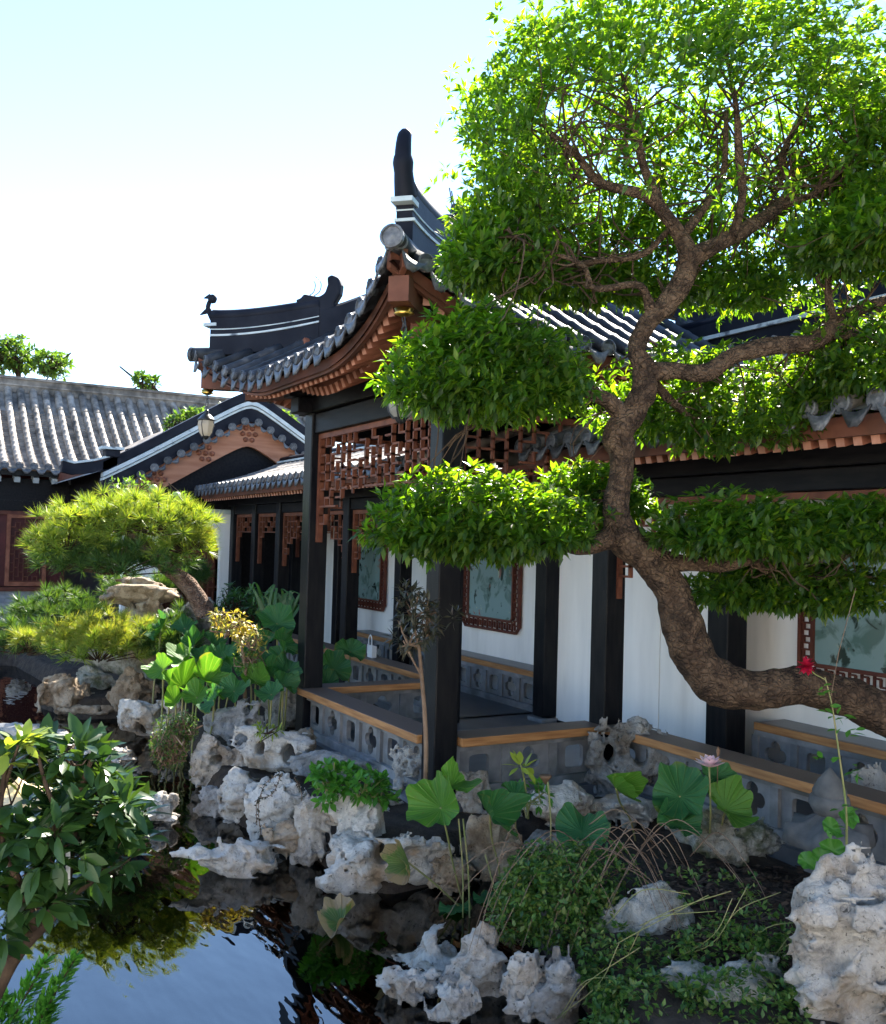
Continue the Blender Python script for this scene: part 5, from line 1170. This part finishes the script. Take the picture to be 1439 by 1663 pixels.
pine('low pine shrub with lit yellow-green needles on the far shore', at(150, 1085, 12.9),
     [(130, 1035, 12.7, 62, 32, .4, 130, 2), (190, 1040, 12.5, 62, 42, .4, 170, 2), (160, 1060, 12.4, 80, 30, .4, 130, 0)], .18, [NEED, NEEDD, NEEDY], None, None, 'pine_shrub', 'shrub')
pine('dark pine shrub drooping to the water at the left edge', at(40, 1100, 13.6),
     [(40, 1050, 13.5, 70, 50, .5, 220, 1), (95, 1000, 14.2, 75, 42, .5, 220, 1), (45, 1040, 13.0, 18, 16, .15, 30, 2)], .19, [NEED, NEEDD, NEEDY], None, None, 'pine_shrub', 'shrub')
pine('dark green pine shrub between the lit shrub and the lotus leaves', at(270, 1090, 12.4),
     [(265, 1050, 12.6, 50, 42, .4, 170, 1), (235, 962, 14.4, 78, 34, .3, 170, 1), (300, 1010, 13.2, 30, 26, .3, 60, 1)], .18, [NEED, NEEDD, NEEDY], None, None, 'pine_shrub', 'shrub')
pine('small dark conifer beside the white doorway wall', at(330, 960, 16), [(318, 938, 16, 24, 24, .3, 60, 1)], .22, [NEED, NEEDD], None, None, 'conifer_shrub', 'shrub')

# ================================================================== lotus
def lotus_leaf(par, x, y, d, r_px, normal, mt, seed, cup=.18, fold=0, root=None, name='leaf', stalk=True):
    """round leaf with wavy rim; normal in (right, away, up)"""
    c = at(x, y, d); r = r_px*d/FOC; n = (RROT @ Vector(normal)).normalized(); a = n.orthogonal().normalized(); b_ = n.cross(a)
    rd = random.Random(seed); ph = [rd.uniform(0, 6.3) for _ in range(4)]; nr, na = 7, 66; V = [(0, 0, -cup*r*.55)]
    for i in range(1, nr+1):
        t = i/nr
        for k in range(na):
            an = 2*math.pi*k/na; rim = 1+.09*math.sin(2*an+ph[3])+.07*math.sin(3*an+ph[0])+.035*math.sin(8*an+ph[1])
            z = cup*r*(t*t-.55)+r*t*t*(.20*math.sin(3*an+ph[2])+.12*math.sin(5*an+ph[1]))+r*t**4*.09*math.sin(9*an+ph[3])+.022*r*math.cos(an*22)*t
            xx, yy = r*t*rim*math.cos(an), r*t*rim*math.sin(an)
            if fold: z += fold*abs(xx)*1.0; xx *= 1-.45*fold
            V.append((xx, yy, z))
    F = [(0, 1+k, 1+(k+1) % na) for k in range(na)]+[(1+(i-1)*na+k, 1+i*na+k, 1+i*na+(k+1) % na, 1+(i-1)*na+(k+1) % na) for i in range(1, nr) for k in range(na)]
    me = MB(); L0 = par.location; me.add([(x_/r, y_/r, z_/r) for x_, y_, z_ in V], F); o = me.build(name, mt, par, True, loc=c-L0)
    o.rotation_euler = Matrix((a, b_, n)).transposed().to_euler(); o.scale = (r, r, r)
    if stalk:
        if root is None: q = c+Vector((rd.uniform(-.06, .06), rd.uniform(-.06, .06), 0)); root = Vector((q.x, q.y, -.3))
        md = c.lerp(root, .5)+RGT*rd.uniform(-.05, .05)
        MB().tube([p-Vector(L0) for p in spline([c-n*cup*r*.5, c.lerp(md, .45)-n*.03, md, root], 5)], .0065*max(.8, d/6), 6).build('stalk', STEMG, par, True)
    return o
def petal(par, base, dirn, L_, Wd, mt, curl=.35, name='petal'):
    dirn = Vector(dirn).normalized(); up = Vector((0, 0, 1)); sd_ = dirn.cross(up)
    if sd_.length < .1: sd_ = Vector((1, 0, 0))
    sd_.normalize(); nn = sd_.cross(dirn); V = []; n = 6
    for i in range(n+1):
        t = i/n; w_ = Wd*math.sin(math.pi*min(1, .12+t*.88))**.8*(1 if t < 1 else 0)
        for s_ in (-1, 0, 1): V.append(Vector(base)+dirn*L_*t+nn*(curl*L_*t*t)+sd_*w_*s_*.5+nn*(abs(s_)*w_*.25))
    F = [(i*3+j, i*3+j+1, i*3+j+4, i*3+j+3) for i in range(n) for j in range(2)]
    b = MB(); b.add(V, F); return b.build(name, mt, par, True)
ld = 6.35
lot = thing('lotus_plant', 'upright lotus leaves on long stalks in dark water before the front column', 'lotus', atz(765, 1500, 0))
lotus_leaf(lot, 712, 1308, ld, 54, (-.45, -.55, .6), LOTUSY, 1, .28, .45, atz(760, 1500, -.2))
lotus_leaf(lot, 738, 1272, ld+.08, 36, (.5, -.3, .75), LOTUSY, 2, .3, .4, stalk=False)
lotus_leaf(lot, 800, 1322, ld+.05, 48, (.75, -.55, .35), LOTUS, 3, .25, .7, atz(815, 1500, -.2))
lotus_leaf(lot, 838, 1288, ld+.2, 28, (.3, -.2, .9), LOTUS, 4, .2, .2, atz(862, 1430, -.2))
lotus_leaf(lot, 658, 1400, ld-.15, 34, (-.5, -.6, .3), DRYL, 5, .5, .9, atz(765, 1490, -.1), name='withered_leaf')
for k, (x0, y0, x1, y1) in enumerate(((745, 1330, 752, 1490), (752, 1330, 763, 1500), (788, 1388, 812, 1500), (890, 1270, 893, 1400))):
    MB().tube([p-lot.location for p in spline([at(x0, y0, ld), at((x0+x1)/2+3, (y0+y1)/2, ld-.02), at(x1, y1, ld-.05)], 5)], .006, 6).build('stalk', STEMG, lot, True)
pd = at(886, 1262, ld+.3); MB().lathe([(.004, -.05), (.02, -.03), (.042, 0), (.045, .012), (.03, .016), (.001, .012)], 14, tuple(pd-lot.location)).build('seed_pod', SEED, lot, True)
pads = thing('floating_lotus_pads', 'two dark lotus pads floating among the lotus stalks', 'lotus', atz(740, 1475, 0))
for k, (x, y, r) in enumerate(((738, 1476, 26), (790, 1458, 24))):
    c = atz(x, y, .012); lotus_leaf(pads, x, y, (c-EYEV).dot(CF), r, (0, 0, 1), LOTUS, 20+k, .03, 0, stalk=False)
wl_ = thing('fallen_lotus_leaf', 'curled half-withered lotus leaf lying alone on the water', 'lotus', atz(548, 1500, 0))
c = atz(550, 1495, .05); lotus_leaf(wl_, 550, 1492, (c-EYEV).dot(CF), 38, (-.25, -.22, .9), DRYL, 31, .35, .5, stalk=False)
lo2 = thing('pink_lotus', 'pink lotus flower above broad green leaves beside the right-hand rail', 'lotus', atz(1140, 1390, .3))
dl_ = 6.35
lotus_leaf(lo2, 1104, 1290, dl_, 52, (-.2, -.6, .65), LOTUS, 41, .24, .3, atz(1130, 1400, .2))
lotus_leaf(lo2, 1182, 1312, dl_-.05, 46, (.3, -.55, .6), LOTUSY, 42, .28, .4, atz(1150, 1400, .2))
lotus_leaf(lo2, 1004, 1280, dl_+.1, 34, (.6, -.6, .25), LOTUSY, 43, .25, 1.2, atz(1035, 1380, .2))
lotus_leaf(lo2, 1100, 1335, dl_-.1, 40, (.3, -.4, .7), LOTUS, 44, .2, .3, stalk=False)
lotus_leaf(lo2, 945, 1350, dl_-.05, 46, (-.2, -.5, .8), LOTUS, 45, .12, .2, stalk=False)
lotus_leaf(lo2, 1165, 1260, dl_+.12, 30, (.2, -.6, .6), LOTUS, 46, .2, .3, stalk=False)
fl = at(1152, 1246, dl_-.1)-lo2.location
for ring, (n, el, L_, w_) in enumerate(((9, .15, .105, .045), (8, .55, .095, .045), (6, 1.05, .075, .04))):
    for k in range(n):
        a = 2*math.pi*(k+.5*ring)/n; petal(lo2, fl, (math.cos(a)*math.cos(el), math.sin(a)*math.cos(el), math.sin(el)), L_, w_, PINK, .25)
MB().lathe([(.01, -.02), (.022, .02), (.024, .03), (.001, .03)], 10, tuple(fl+Vector((0, 0, .02)))).build('seed_head', YELL, lo2)
MB().tube([fl, fl+Vector((.01, .01, -.3)), atz(1150, 1400, .2)-lo2.location], .006, 6).build('stalk', STEMG, lo2, True)
bud = at(1166, 1222, dl_-.05); MB().lathe([(.003, -.2), (.004, -.03), (.013, 0), (.012, .02), (.001, .04)], 8, tuple(bud-lo2.location)).build('bud', SEED, lo2, True)
# lotus bed at the left bank and between the columns
bedr = random.Random(4)
bed = thing('lotus_bed', 'bed of lotus leaves crowding the bank left of the pavilion', 'lotus', atz(330, 1150, .2))
for k, (x, y, r, d, nx, mt_) in enumerate(((450, 1010, 32, 11.2, .3, 0), (455, 1075, 34, 10.6, -.2, 0), (440, 1095, 26, 10.4, .4, 0), (372, 1082, 30, 10.9, -.4, 0), (398, 1058, 24, 11.2, .5, 0), (300, 1112, 36, 10.6, .2, 1), (262, 1085, 26, 10.9, -.6, 1), (302, 1072, 30, 11.3, -.5, 1), (340, 1105, 38, 10.4, .3, 1), (330, 1070, 24, 11.4, .2, 0),
                                      (415, 1105, 28, 10.2, .1, 1), (350, 1045, 24, 11.8, .4, 0), (285, 1140, 22, 10.2, -.4, 1), (462, 1110, 24, 10.2, .3, 0), (380, 1120, 26, 10.0, -.1, 0), (300, 1018, 22, 12.2, .3, 0), (258, 1020, 26, 12.3, -.3, 0), (425, 1045, 26, 11.3, 0, 0), (462, 1045, 24, 11, .3, 0), (320, 1130, 26, 10.1, .3, 1), (360, 1065, 26, 11.0, .2, 0), (440, 1125, 24, 9.9, -.3, 0), (405, 1085, 26, 10.6, .2, 0), (280, 1105, 22, 10.7, .4, 1), (345, 1135, 24, 9.9, -.3, 0), (315, 1045, 24, 11.7, -.2, 0), (470, 1085, 24, 10.4, .1, 0))):
    lotus_leaf(bed, x, y, d, r, (nx+bedr.uniform(-.5, .5), -.5, bedr.uniform(.3, .9)), [LOTUS, LOTUSY][mt_], 60+k, .28, bedr.uniform(.1, .8))
bd2 = thing('lotus_clump', 'lotus leaves standing between the pavilion and the gallery rail', 'lotus', atz(560, 1130, .1))
for k, (x, y, r, d, nx) in enumerate(((569, 1057, 24, 11.6, .2), (542, 1085, 30, 11.3, .3), (518, 1055, 14, 11.7, -.2), (520, 1098, 20, 11.2, .1), (530, 1112, 26, 11.0, .0))):
    lotus_leaf(bd2, x, y, d, r, (nx, -.65, .6), LOTUS, 90+k, .2, .3)

# ================================================================== shrubs and small trees
def leafy(name, label, cat, base, stems, mt, clusters, L_, wr, nleaf=6, seed=1, stem_mt=TWIG, group=None, single=0, big=False, fold=.25, droop=.15, spread=.9, upb=.4):
    """stems: pixel paths (x,y,depth,r px); clusters: (x,y,depth,rx,ry,rd,n)"""
    t = thing(name, label, cat, base, group); rng = np.random.default_rng(seed)
    for s_ in stems: limb('stem', s_, 5, 8, stem_mt, .06, t)
    PP, DD = [], []
    for x, y, d, rx, ry, rd_, n in clusters:
        C0 = np.array(at(x, y, d)); A = np.array([RGT*(rx*d/FOC), FWD*rd_, Vector((0, 0, ry*d/FOC))]); u = nrm(rng.normal(size=(n, 3))); r = rng.uniform(.1, 1, (n, 1))**.5
        P, D = rosettes(C0+(u*r)@A, (u+np.array([0, 0, upb]))@np.array(RROT).T, nleaf, rng, spread); PP.append(P); DD.append(D)
        tw = MB()
        if n > 8:
            for i in range(0, n, 3):
                e = Vector(P[i*nleaf]); s0 = Vector(C0)-Vector((0, 0, ry*d/FOC*.6)); md = s0.lerp(e, .5)+Vector(rng.normal(scale=.04*d/6, size=3))
                tw.tube([p-Vector(base) for p in (s0, md, e)], [.007*d/6, .005*d/6, .003*d/6], 4, False)
            tag(tw.build('twigs', stem_mt, t), kind='stuff')
    P = np.vstack(PP); D = np.vstack(DD); Ln = rng.uniform(.7, 1.15, len(P))*L_; V, F = leaves(P, D, Ln, Ln*wr, rng, fold, droop, 1, big)
    if single:
        pv, pf = (11, 12) if big else (5, 4)
        dep = (P-np.array(EYEV))@np.array(CF); V, F = pick_single(V, F, pv, pf, min(single, len(P)), 'leaf', mt, t, -dep+rng.uniform(0, .15, len(P)))
    if len(F): tag(link('foliage', npmesh('foliage', V-np.array(base), F, big), mt, t), kind='stuff')
    return t
# foreground bush, lower left, big glossy leaves
BD = 3.1
base = at(-210, 2010, BD); 
leafy('glossy_bush', 'glossy broad-leaved bush in the lower left foreground', 'bush', base,
      [[(-210, 2010, BD, 22), (-60, 1720, BD, 17), (20, 1560, BD, 14), (95, 1470, BD, 11), (115, 1380, BD, 8), (130, 1290, BD, 6), (150, 1230, BD, 4)], [(60, 1510, BD, 10), (30, 1430, BD-.1, 7), (0, 1350, BD-.15, 5), (10, 1230, BD-.1, 4)],
       [(100, 1465, BD, 8), (160, 1420, BD+.05, 6), (200, 1360, BD+.1, 4), (215, 1300, BD+.1, 3)], [(118, 1370, BD, 5), (80, 1290, BD-.1, 4), (60, 1220, BD-.1, 3)], [(20, 1560, BD, 8), (-30, 1480, BD-.1, 6), (-60, 1350, BD-.1, 4)]],
      BUSHL, [(120, 1225, BD, 75, 30, .12, 17), (165, 1300, BD+.02, 75, 40, .16, 26), (90, 1350, BD-.05, 90, 50, .18, 30), (20, 1400, BD-.1, 50, 60, .16, 22), (180, 1385, BD+.05, 60, 50, .16, 20), (60, 1460, BD-.03, 60, 40, .14, 13), (200, 1330, BD+.08, 50, 30, .1, 10), (20, 1270, BD-.1, 40, 60, .1, 12), (-10, 1500, BD-.1, 40, 50, .1, 9)],
      .095, .42, 7, 11, TWIG, None, 290, True, .22, .22, .85, .55)
yt = at(12, 1240, BD-.1)
leafy('young_shoot', 'bright young yellow-green shoot at the left edge above the bush', 'shoot', at(12, 1330, BD-.1), [[(0, 1300, BD-.1, 4), (20, 1240, BD-.12, 3), (30, 1210, BD-.12, 2)]], YGREEN, [(25, 1215, BD-.1, 22, 25, .04, 4), (5, 1250, BD-.1, 15, 20, .04, 3)], .085, .42, 6, 12, TWIG, None, 60, True, .2, .2, .8, .6)
tagp = thing('plant_label', 'thin white plant label hanging on a stem of the foreground bush', 'label', at(112, 1380, BD-.05))
MB().prism([(-.010, 0), (.004, .0), (.010, -.15), (-.004, -.155)], (0, 0, 0), RGT, (0, 0, 1), .002).build('label_strip', WPLAS, tagp); MB().tube([(0, 0, 0), (.005, 0, .03), (0, 0, .05)], .0015, 5).build('tie', IRON, tagp)
# conifer tips, bottom left
cb = at(-20, 1900, 3.3)
ct = thing('conifer_tip', 'bright green conifer shoots rising into the bottom left corner', 'shrub', cb); rng = np.random.default_rng(8)
for (x0, y0, x1, y1, n) in ((-40, 1760, 75, 1560, 420), (-10, 1790, 122, 1556, 520), (40, 1800, 78, 1630, 300), (-60, 1760, 10, 1620, 300)):
    t = rng.uniform(0, 1, n); c0, c1 = np.array(at(x0, y0, 3.3)), np.array(at(x1, y1, 3.3)); ax = nrm((c1-c0)[None])[0]
    r = rng.normal(size=(n, 3)); r = nrm(r-np.outer(r@ax, ax)); P = c0+np.outer(t, c1-c0)+r*(.075*(1-t)**.7*rng.uniform(.1, 1, n))[:, None]
    V, F = leaves(P, ax*1.0+r*.6, .042, .015, rng); tag(link('scale_foliage', npmesh('scale', V-np.array(cb), F), HERB, ct), kind='stuff')
    MB().tube([Vector(c0)-cb, Vector(c1)-cb], [.006, .002], 5).build('stem', TWIG, ct)
# thin dark seedling in front of the pavilion
sdp = 6.75
leafy('thin_seedling', 'slender seedling with dark feathery leaves before the front column', 'tree', at(690, 1295, sdp),
      [[(690, 1300, sdp, 4.5), (692, 1220, sdp, 4.2), (689, 1150, sdp, 4.2), (684, 1090, sdp, 3.8), (680, 1050, sdp, 3), (672, 1010, sdp, 2.4), (680, 960, sdp, 1.6)], [(686, 1100, sdp, 2.6), (672, 1075, sdp, 2), (655, 1040, sdp, 1.5)]],
      DARKL, [(672, 985, sdp, 30, 30, .12, 22), (665, 1030, sdp, 34, 28, .13, 24), (690, 1010, sdp, 30, 30, .1, 18), (735, 1000, sdp-.1, 12, 10, .05, 4), (655, 960, sdp, 22, 14, .1, 8)], .085, .26, 7, 21, RUNN, None, 120)
leafy('green_herb', 'bright green leafy herb growing among rocks under the front balustrade', 'shrub', at(565, 1310, 7.2), [[(560, 1310, 7.2, 2.5), (555, 1260, 7.2, 2)], [(600, 1310, 7.2, 2.5), (605, 1270, 7.2, 2)]],
      HERB, [(545, 1262, 7.15, 42, 24, .14, 34), (590, 1280, 7.1, 45, 28, .14, 34), (530, 1280, 7.1, 28, 24, .1, 18), (620, 1290, 7.15, 22, 20, .1, 12)], .085, .46, 6, 22, STEMG, None, 200, True)
leafy('small_sedge', 'small yellow-green tuft between the arched rock and the grey block', 'plant', at(432, 1200, 9.2), [], YGREEN, [(434, 1186, 9.0, 22, 10, .1, 14)], .07, .3, 6, 23)
leafy('young_shrub', 'young shrub with yellow-green top leaves near the lotus seed pod', 'shrub', at(850, 1320, 6.7), [[(858, 1330, 6.7, 2.5), (852, 1270, 6.7, 2), (846, 1242, 6.65, 1.6)]], YGREEN, [(846, 1243, 6.6, 10, 6, .04, 2)], .12, .42, 7, 24, STEMG, None, 14, True, .2, .12, 1.0, .8)
leafy('low_foliage', 'dark low foliage under the young yellow-green shrub', 'shrub', at(865, 1320, 6.8), [], HERB, [(862, 1290, 6.75, 30, 22, .1, 14)], .07, .45, 6, 25, STEMG, None, 60)
# hanging wispy shrub at the rocks' left end
leafy('wispy_shrub', 'fine twiggy shrub hanging to the water by the overhanging rocks', 'shrub', at(285, 1200, 9.4), [], VINEL, [(275, 1205, 9.3, 34, 46, .2, 420), (300, 1180, 9.3, 26, 24, .15, 140)], .035, .4, 5, 26, RUNN)
# yellow flowering sapling
leafy('yellow_sapling', 'slender sapling with yellow and orange leaves among the lotus', 'tree', at(397, 1140, 10.2), [[(397, 1140, 10.2, 3.4), (398, 1085, 10.2, 3), (392, 1050, 10.2, 2)]], YELL, [(375, 1015, 10.2, 28, 22, .2, 46), (410, 1040, 10.2, 24, 22, .2, 30), (358, 1000, 10.2, 14, 12, .1, 12)], .075, .34, 6, 27, RUNN, None, 90)
leafy('sapling_undergrowth', 'olive fine foliage below the yellow sapling crown', 'shrub', at(400, 1140, 10.3), [], VINEL, [(405, 1070, 10.25, 24, 22, .2, 60)], .05, .35, 5, 28, RUNN)
leafy('dark_shrub', 'dark leafy shrub before the gallery columns at the far end', 'shrub', at(395, 1010, 14), [], GRASS, [(390, 985, 14, 44, 36, .4, 190), (430, 990, 13.6, 26, 30, .3, 80)], .10, .28, 6, 29)
# strap-leaved plants
bl = thing('strap_grass', 'tall strap-leaved clump beside the leftmost pavilion column', 'grass', at(450, 1010, 12.6)); rng = np.random.default_rng(30)
for k in range(34):
    x0 = rng.uniform(425, 470); P0 = at(x0, 1015, 12.5+rng.uniform(-.2, .2)); tx = x0+rng.normal()*22; ty = rng.uniform(945, 985)
    path = spline([P0, P0.lerp(at(tx, ty, 12.5), .6)+Vector((0, 0, .08)), at(tx, ty, 12.5), at(tx+rng.normal()*12, ty+14, 12.45)], 4); b = MB(); V = []
    for i, p in enumerate(path): w_ = .018*(1-(i/len(path))**2)+.002; V += [Vector(p)-RGT*w_-bl.location, Vector(p)+RGT*w_-bl.location]
    b.add(V, [(2*i, 2*i+1, 2*i+3, 2*i+2) for i in range(len(path)-1)]); b.build('blade', GRASS, bl)
# fruit shrub over the pine
fs = leafy('fruit_shrub', 'loose shrub bearing round green fruit above the pine crown', 'shrub', at(225, 870, 14.5), [[(225, 880, 14.5, 4), (218, 830, 14.5, 3), (225, 790, 14.5, 2)], [(225, 850, 14.5, 3), (265, 810, 14.5, 2), (290, 805, 14.5, 1.5)]], FARL, [(215, 790, 14.5, 36, 18, .3, 40), (240, 815, 14.5, 46, 16, .3, 34), (290, 812, 14.5, 16, 10, .2, 14), (215, 830, 14.5, 40, 18, .3, 26)], .09, .42, 5, 31)
for x, y in ((249, 794), (205, 800), (233, 820), (287, 806)): MB().lathe([(.001, -.07), (.05, -.05), (.07, 0), (.05, .05), (.001, .07)], 10, tuple(at(x, y, 14.3)-fs.location)).build('fruit', FRUIT, fs, True)
# trees behind the roofs
def far_tree(label, x, y, d, blobs, seed, name='background_tree', gz_=0):
    base = at(x, y, d); base.z = 0
    return leafy(name, label, 'tree', base, [[(x, 1010, d, 6), (x, y+60, d, 5), (x, y, d, 3)]], FARL, blobs, .28*d/34, .42, 6, seed, TWIG, 'trees behind the halls')
far_tree('broad pale-green tree behind the long hall roof at the left edge', 30, 590, 40, [(20, 575, 40, 40, 30, 1.2, 170), (85, 592, 40, 30, 22, 1, 90), (-20, 585, 40, 30, 40, 1, 80)], 51)
far_tree('small tree top peeking over the hall ridge', 230, 620, 42, [(230, 618, 42, 10, 12, .5, 22), (250, 622, 42, 8, 10, .5, 16)], 52)
far_tree('yellow-green shrub rising behind the gable ridge near the lantern', 310, 690, 21, [(325, 682, 21, 48, 18, .6, 90), (290, 690, 21, 26, 14, .5, 40), (372, 668, 21, 14, 12, .4, 18)], 53)
far_tree('small leafy tree between gable peak and pavilion roof', 470, 690, 22, [(465, 690, 22, 16, 22, .5, 50)], 54)

# vine tendrils over the rounded rock
vt = thing('rock_vine', 'thin leafy vine tendrils hanging over the rounded bank rock', 'vine', at(425, 1260, 7.45)); rng = np.random.default_rng(61)
for path in ([(455, 1255), (430, 1275), (420, 1310), (424, 1360)], [(458, 1255), (442, 1290), (418, 1300), (417, 1340)], [(478, 1262), (490, 1290), (485, 1330), (490, 1375)]):
    A = spline([at(x, y, 7.28) for x, y in path], 10); MB().tube([Vector(p)-vt.location for p in A], .003, 5).build('tendril', RUNN, vt)
    V, F = leaves(np.repeat(A, 2, 0), rng.normal(size=(2*len(A), 3)), .03, .016, rng); tag(link('foliage', npmesh('f', V-np.array(vt.location), F), DARKL, vt), kind='stuff')

# ================================================================== trailing vine mound, right foreground
vm = thing('trailing_vine', 'trailing vine mound of small leaves and dry arching runners', 'vine', atz(960, 1600, .3)); rng = np.random.default_rng(71)
C, Nn = [], []
for x, y, d, rx, ry, rd_, n in ((905, 1452, 5.5, 96, 82, .35, 1500), (960, 1420, 5.7, 85, 50, .3, 380), (870, 1440, 5.5, 50, 50, .25, 260), (1050, 1600, 4.95, 110, 70, .25, 480), (1180, 1560, 4.85, 100, 70, .2, 420), (1240, 1510, 5.0, 50, 40, .2, 90), (1000, 1560, 5.0, 60, 50, .2, 200), (1210, 1640, 4.5, 110, 60, .25, 520), (1060, 1650, 4.6, 110, 60, .25, 560), (1030, 1640, 4.8, 70, 50, .2, 240), (1150, 1440, 5.4, 90, 30, .2, 70), (830, 1480, 5.5, 40, 50, .2, 200)):
    C0 = np.array(at(x, y, d)); A = np.array([RGT*(rx*d/FOC), FWD*rd_, Vector((0, 0, ry*d/FOC))]); u = nrm(rng.normal(size=(n, 3))); r = rng.uniform(.2, 1, (n, 1))**.4
    kp = rng.random(n) < .62; C.append((C0+(u*r)@A)[kp]); Nn.append(((u+np.array([0, -.3, .6]))@np.array(RROT).T)[kp])
P, D = rosettes(np.vstack(C), np.vstack(Nn), 5, rng); Ln = rng.uniform(.024, .048, len(P)); V, F = leaves(P, D, Ln, Ln*.55, rng)
tag(link('foliage', npmesh('foliage', V-np.array(vm.location), F), VINEL, vm), kind='stuff')
for k in range(36):
    x0, y0 = rng.normal(1015, 60), rng.normal(1372, 22); x1 = x0+rng.choice([-1, 1], p=[.62, .38])*rng.uniform(60, 190); y1 = y0+rng.uniform(60, 190); d0 = 5.75
    A = spline([at(x0, y0+20, d0), at(x0*.65+x1*.35, y0-14+rng.normal()*10, 5.55), at(x0*.25+x1*.75, (y0+y1)/2-10, 5.35), at(x1, y1, 5.15)], 6)
    o = MB().tube([Vector(p)-vm.location for p in A], np.linspace(.0036, .0015, len(A)), 5).build('runner', RUNN, vm, True)
for k in range(16):
    x0, y0 = rng.uniform(900, 1250), rng.uniform(1500, 1660); A = spline([at(x0, y0, 4.9), at(x0+rng.uniform(30, 70), y0-rng.uniform(20, 60), 4.8), at(x0+rng.uniform(90, 150), y0-rng.uniform(40, 130), 4.8)], 5)
    MB().tube([Vector(p)-vm.location for p in A], .0025, 5).build('runner', STEMG, vm, True)

# ================================================================== stone finial
fd = 6.05; fb = at(1346, 1375, fd)
sf = thing('stone_finial', 'grey gourd-shaped stone lantern top with flared roof on the bank', 'stone lantern', fb)
k_ = fd/FOC
MB().lathe([(.001, 96*k_), (30*k_, 90*k_), (33*k_, 78*k_), (24*k_, 62*k_), (17*k_, 58*k_)][::-1], 20, (0, 0, -8*k_)).build('gourd_bulb', STRAW, sf, True)
MB().lathe([(18*k_, 72*k_), (26*k_, 80*k_), (27*k_, 90*k_), (18*k_, 108*k_), (6*k_, 122*k_), (.001, 128*k_)], 20).build('gourd_tip', STRAW, sf, True)
b = MB(); V = []; n = 36
for i, (r, z) in enumerate(((14, 58), (22, 50), (42, 34), (66, 20), (72, 4), (60, 2), (10, 2))):
    for k in range(n):
        an = 2*math.pi*k/n; f6 = abs(math.cos(3*an)); lf_ = (f6**4)*(1 if 2 <= i <= 4 else 0)
        V.append((r*k_*(.85+.22*f6**3)*math.cos(an), r*k_*(.85+.22*f6**3)*math.sin(an), z*k_+lf_*(.02+.05*(i == 3))))
b.add(V, [(i*n+k, i*n+(k+1) % n, (i+1)*n+(k+1) % n, (i+1)*n+k) for i in range(6) for k in range(n)]); b.build('flared_roof', STRAW, sf, True)
MB().lathe([(40*k_, -40*k_), (40*k_, 4*k_)], 6).build('lantern_body', STRAW, sf)
zg = gh(fb.x, fb.y); MB().lathe([(24*k_, zg-fb.z-.1), (24*k_, -38*k_)], 6).build('lantern_post', STRAW, sf)

# ================================================================== climbing plant with crimson flower
cp_ = thing('climbing_rose', 'tall thin climber with a crimson flower in front of the trunk', 'flower', at(1375, 1375, 5.35))
dc = 5.35
A = spline([at(1375, 1385, dc), at(1374, 1310, dc), at(1362, 1220, dc), at(1352, 1150, dc), at(1340, 1100, dc)], 6); MB().tube([Vector(p)-cp_.location for p in A], np.linspace(.007, .0035, len(A)), 6).build('stem', STEMG, cp_, True)
MB().tube([p-cp_.location for p in (at(1350, 1130, dc), at(1362, 1060, dc), at(1390, 955, dc))], .0022, 5).build('cane', RUNN, cp_)
fc = at(1309, 1082, dc-.02)-cp_.location
MB().tube([fc, at(1325, 1096, dc)-cp_.location, at(1341, 1104, dc)-cp_.location], .003, 5).build('flower_stalk', STEMG, cp_)
for ring, (n, el, L_, w_) in enumerate(((9, -.1, .058, .034), (8, .4, .052, .032), (7, .85, .042, .028), (4, 1.3, .03, .02))):
    for k in range(n):
        a = 2*math.pi*(k+.5*ring)/n; v = Vector((math.cos(a)*math.cos(el), math.sin(a)*math.cos(el), math.sin(el))); v = RROT @ Vector((v.x, -v.z, v.y)); petal(cp_, fc, v, L_, w_, CRIM, .15)
rng = np.random.default_rng(81); PP, DD = [], []
for x, y, n in ((1335, 1125, 6), (1365, 1165, 6), (1378, 1190, 7), (1340, 1235, 5), (1385, 1250, 6), (1345, 1150, 4), (1372, 1320, 7), (1360, 1345, 6)):
    for q in range(n): PP.append(at(x+rng.normal()*9, y+rng.normal()*6, dc)); DD.append(RROT @ Vector((rng.normal(), -.3, rng.normal()*.4)))
V, F = leaves(np.array(PP), np.array(DD), rng.uniform(.04, .075, len(PP)), .03, rng, .2, .2, 1, True); V, F = pick_single(V, F, 11, 12, len(PP), 'leaf', HERB, cp_, rng.uniform(size=len(PP)))
gc = thing('ground_creeper', 'round dark-green leaves at the foot of the crimson-flowered climber', 'plant', at(1370, 1390, 5.4))
for k, (x, y, r) in enumerate(((1355, 1382, 22), (1335, 1395, 18), (1378, 1328, 16), (1310, 1400, 16), (1350, 1345, 16))): lotus_leaf(gc, x, y, 5.4, r, (random.uniform(-.4, .4), -.7, .5), HERB, 120+k, .15, .4, stalk=False)
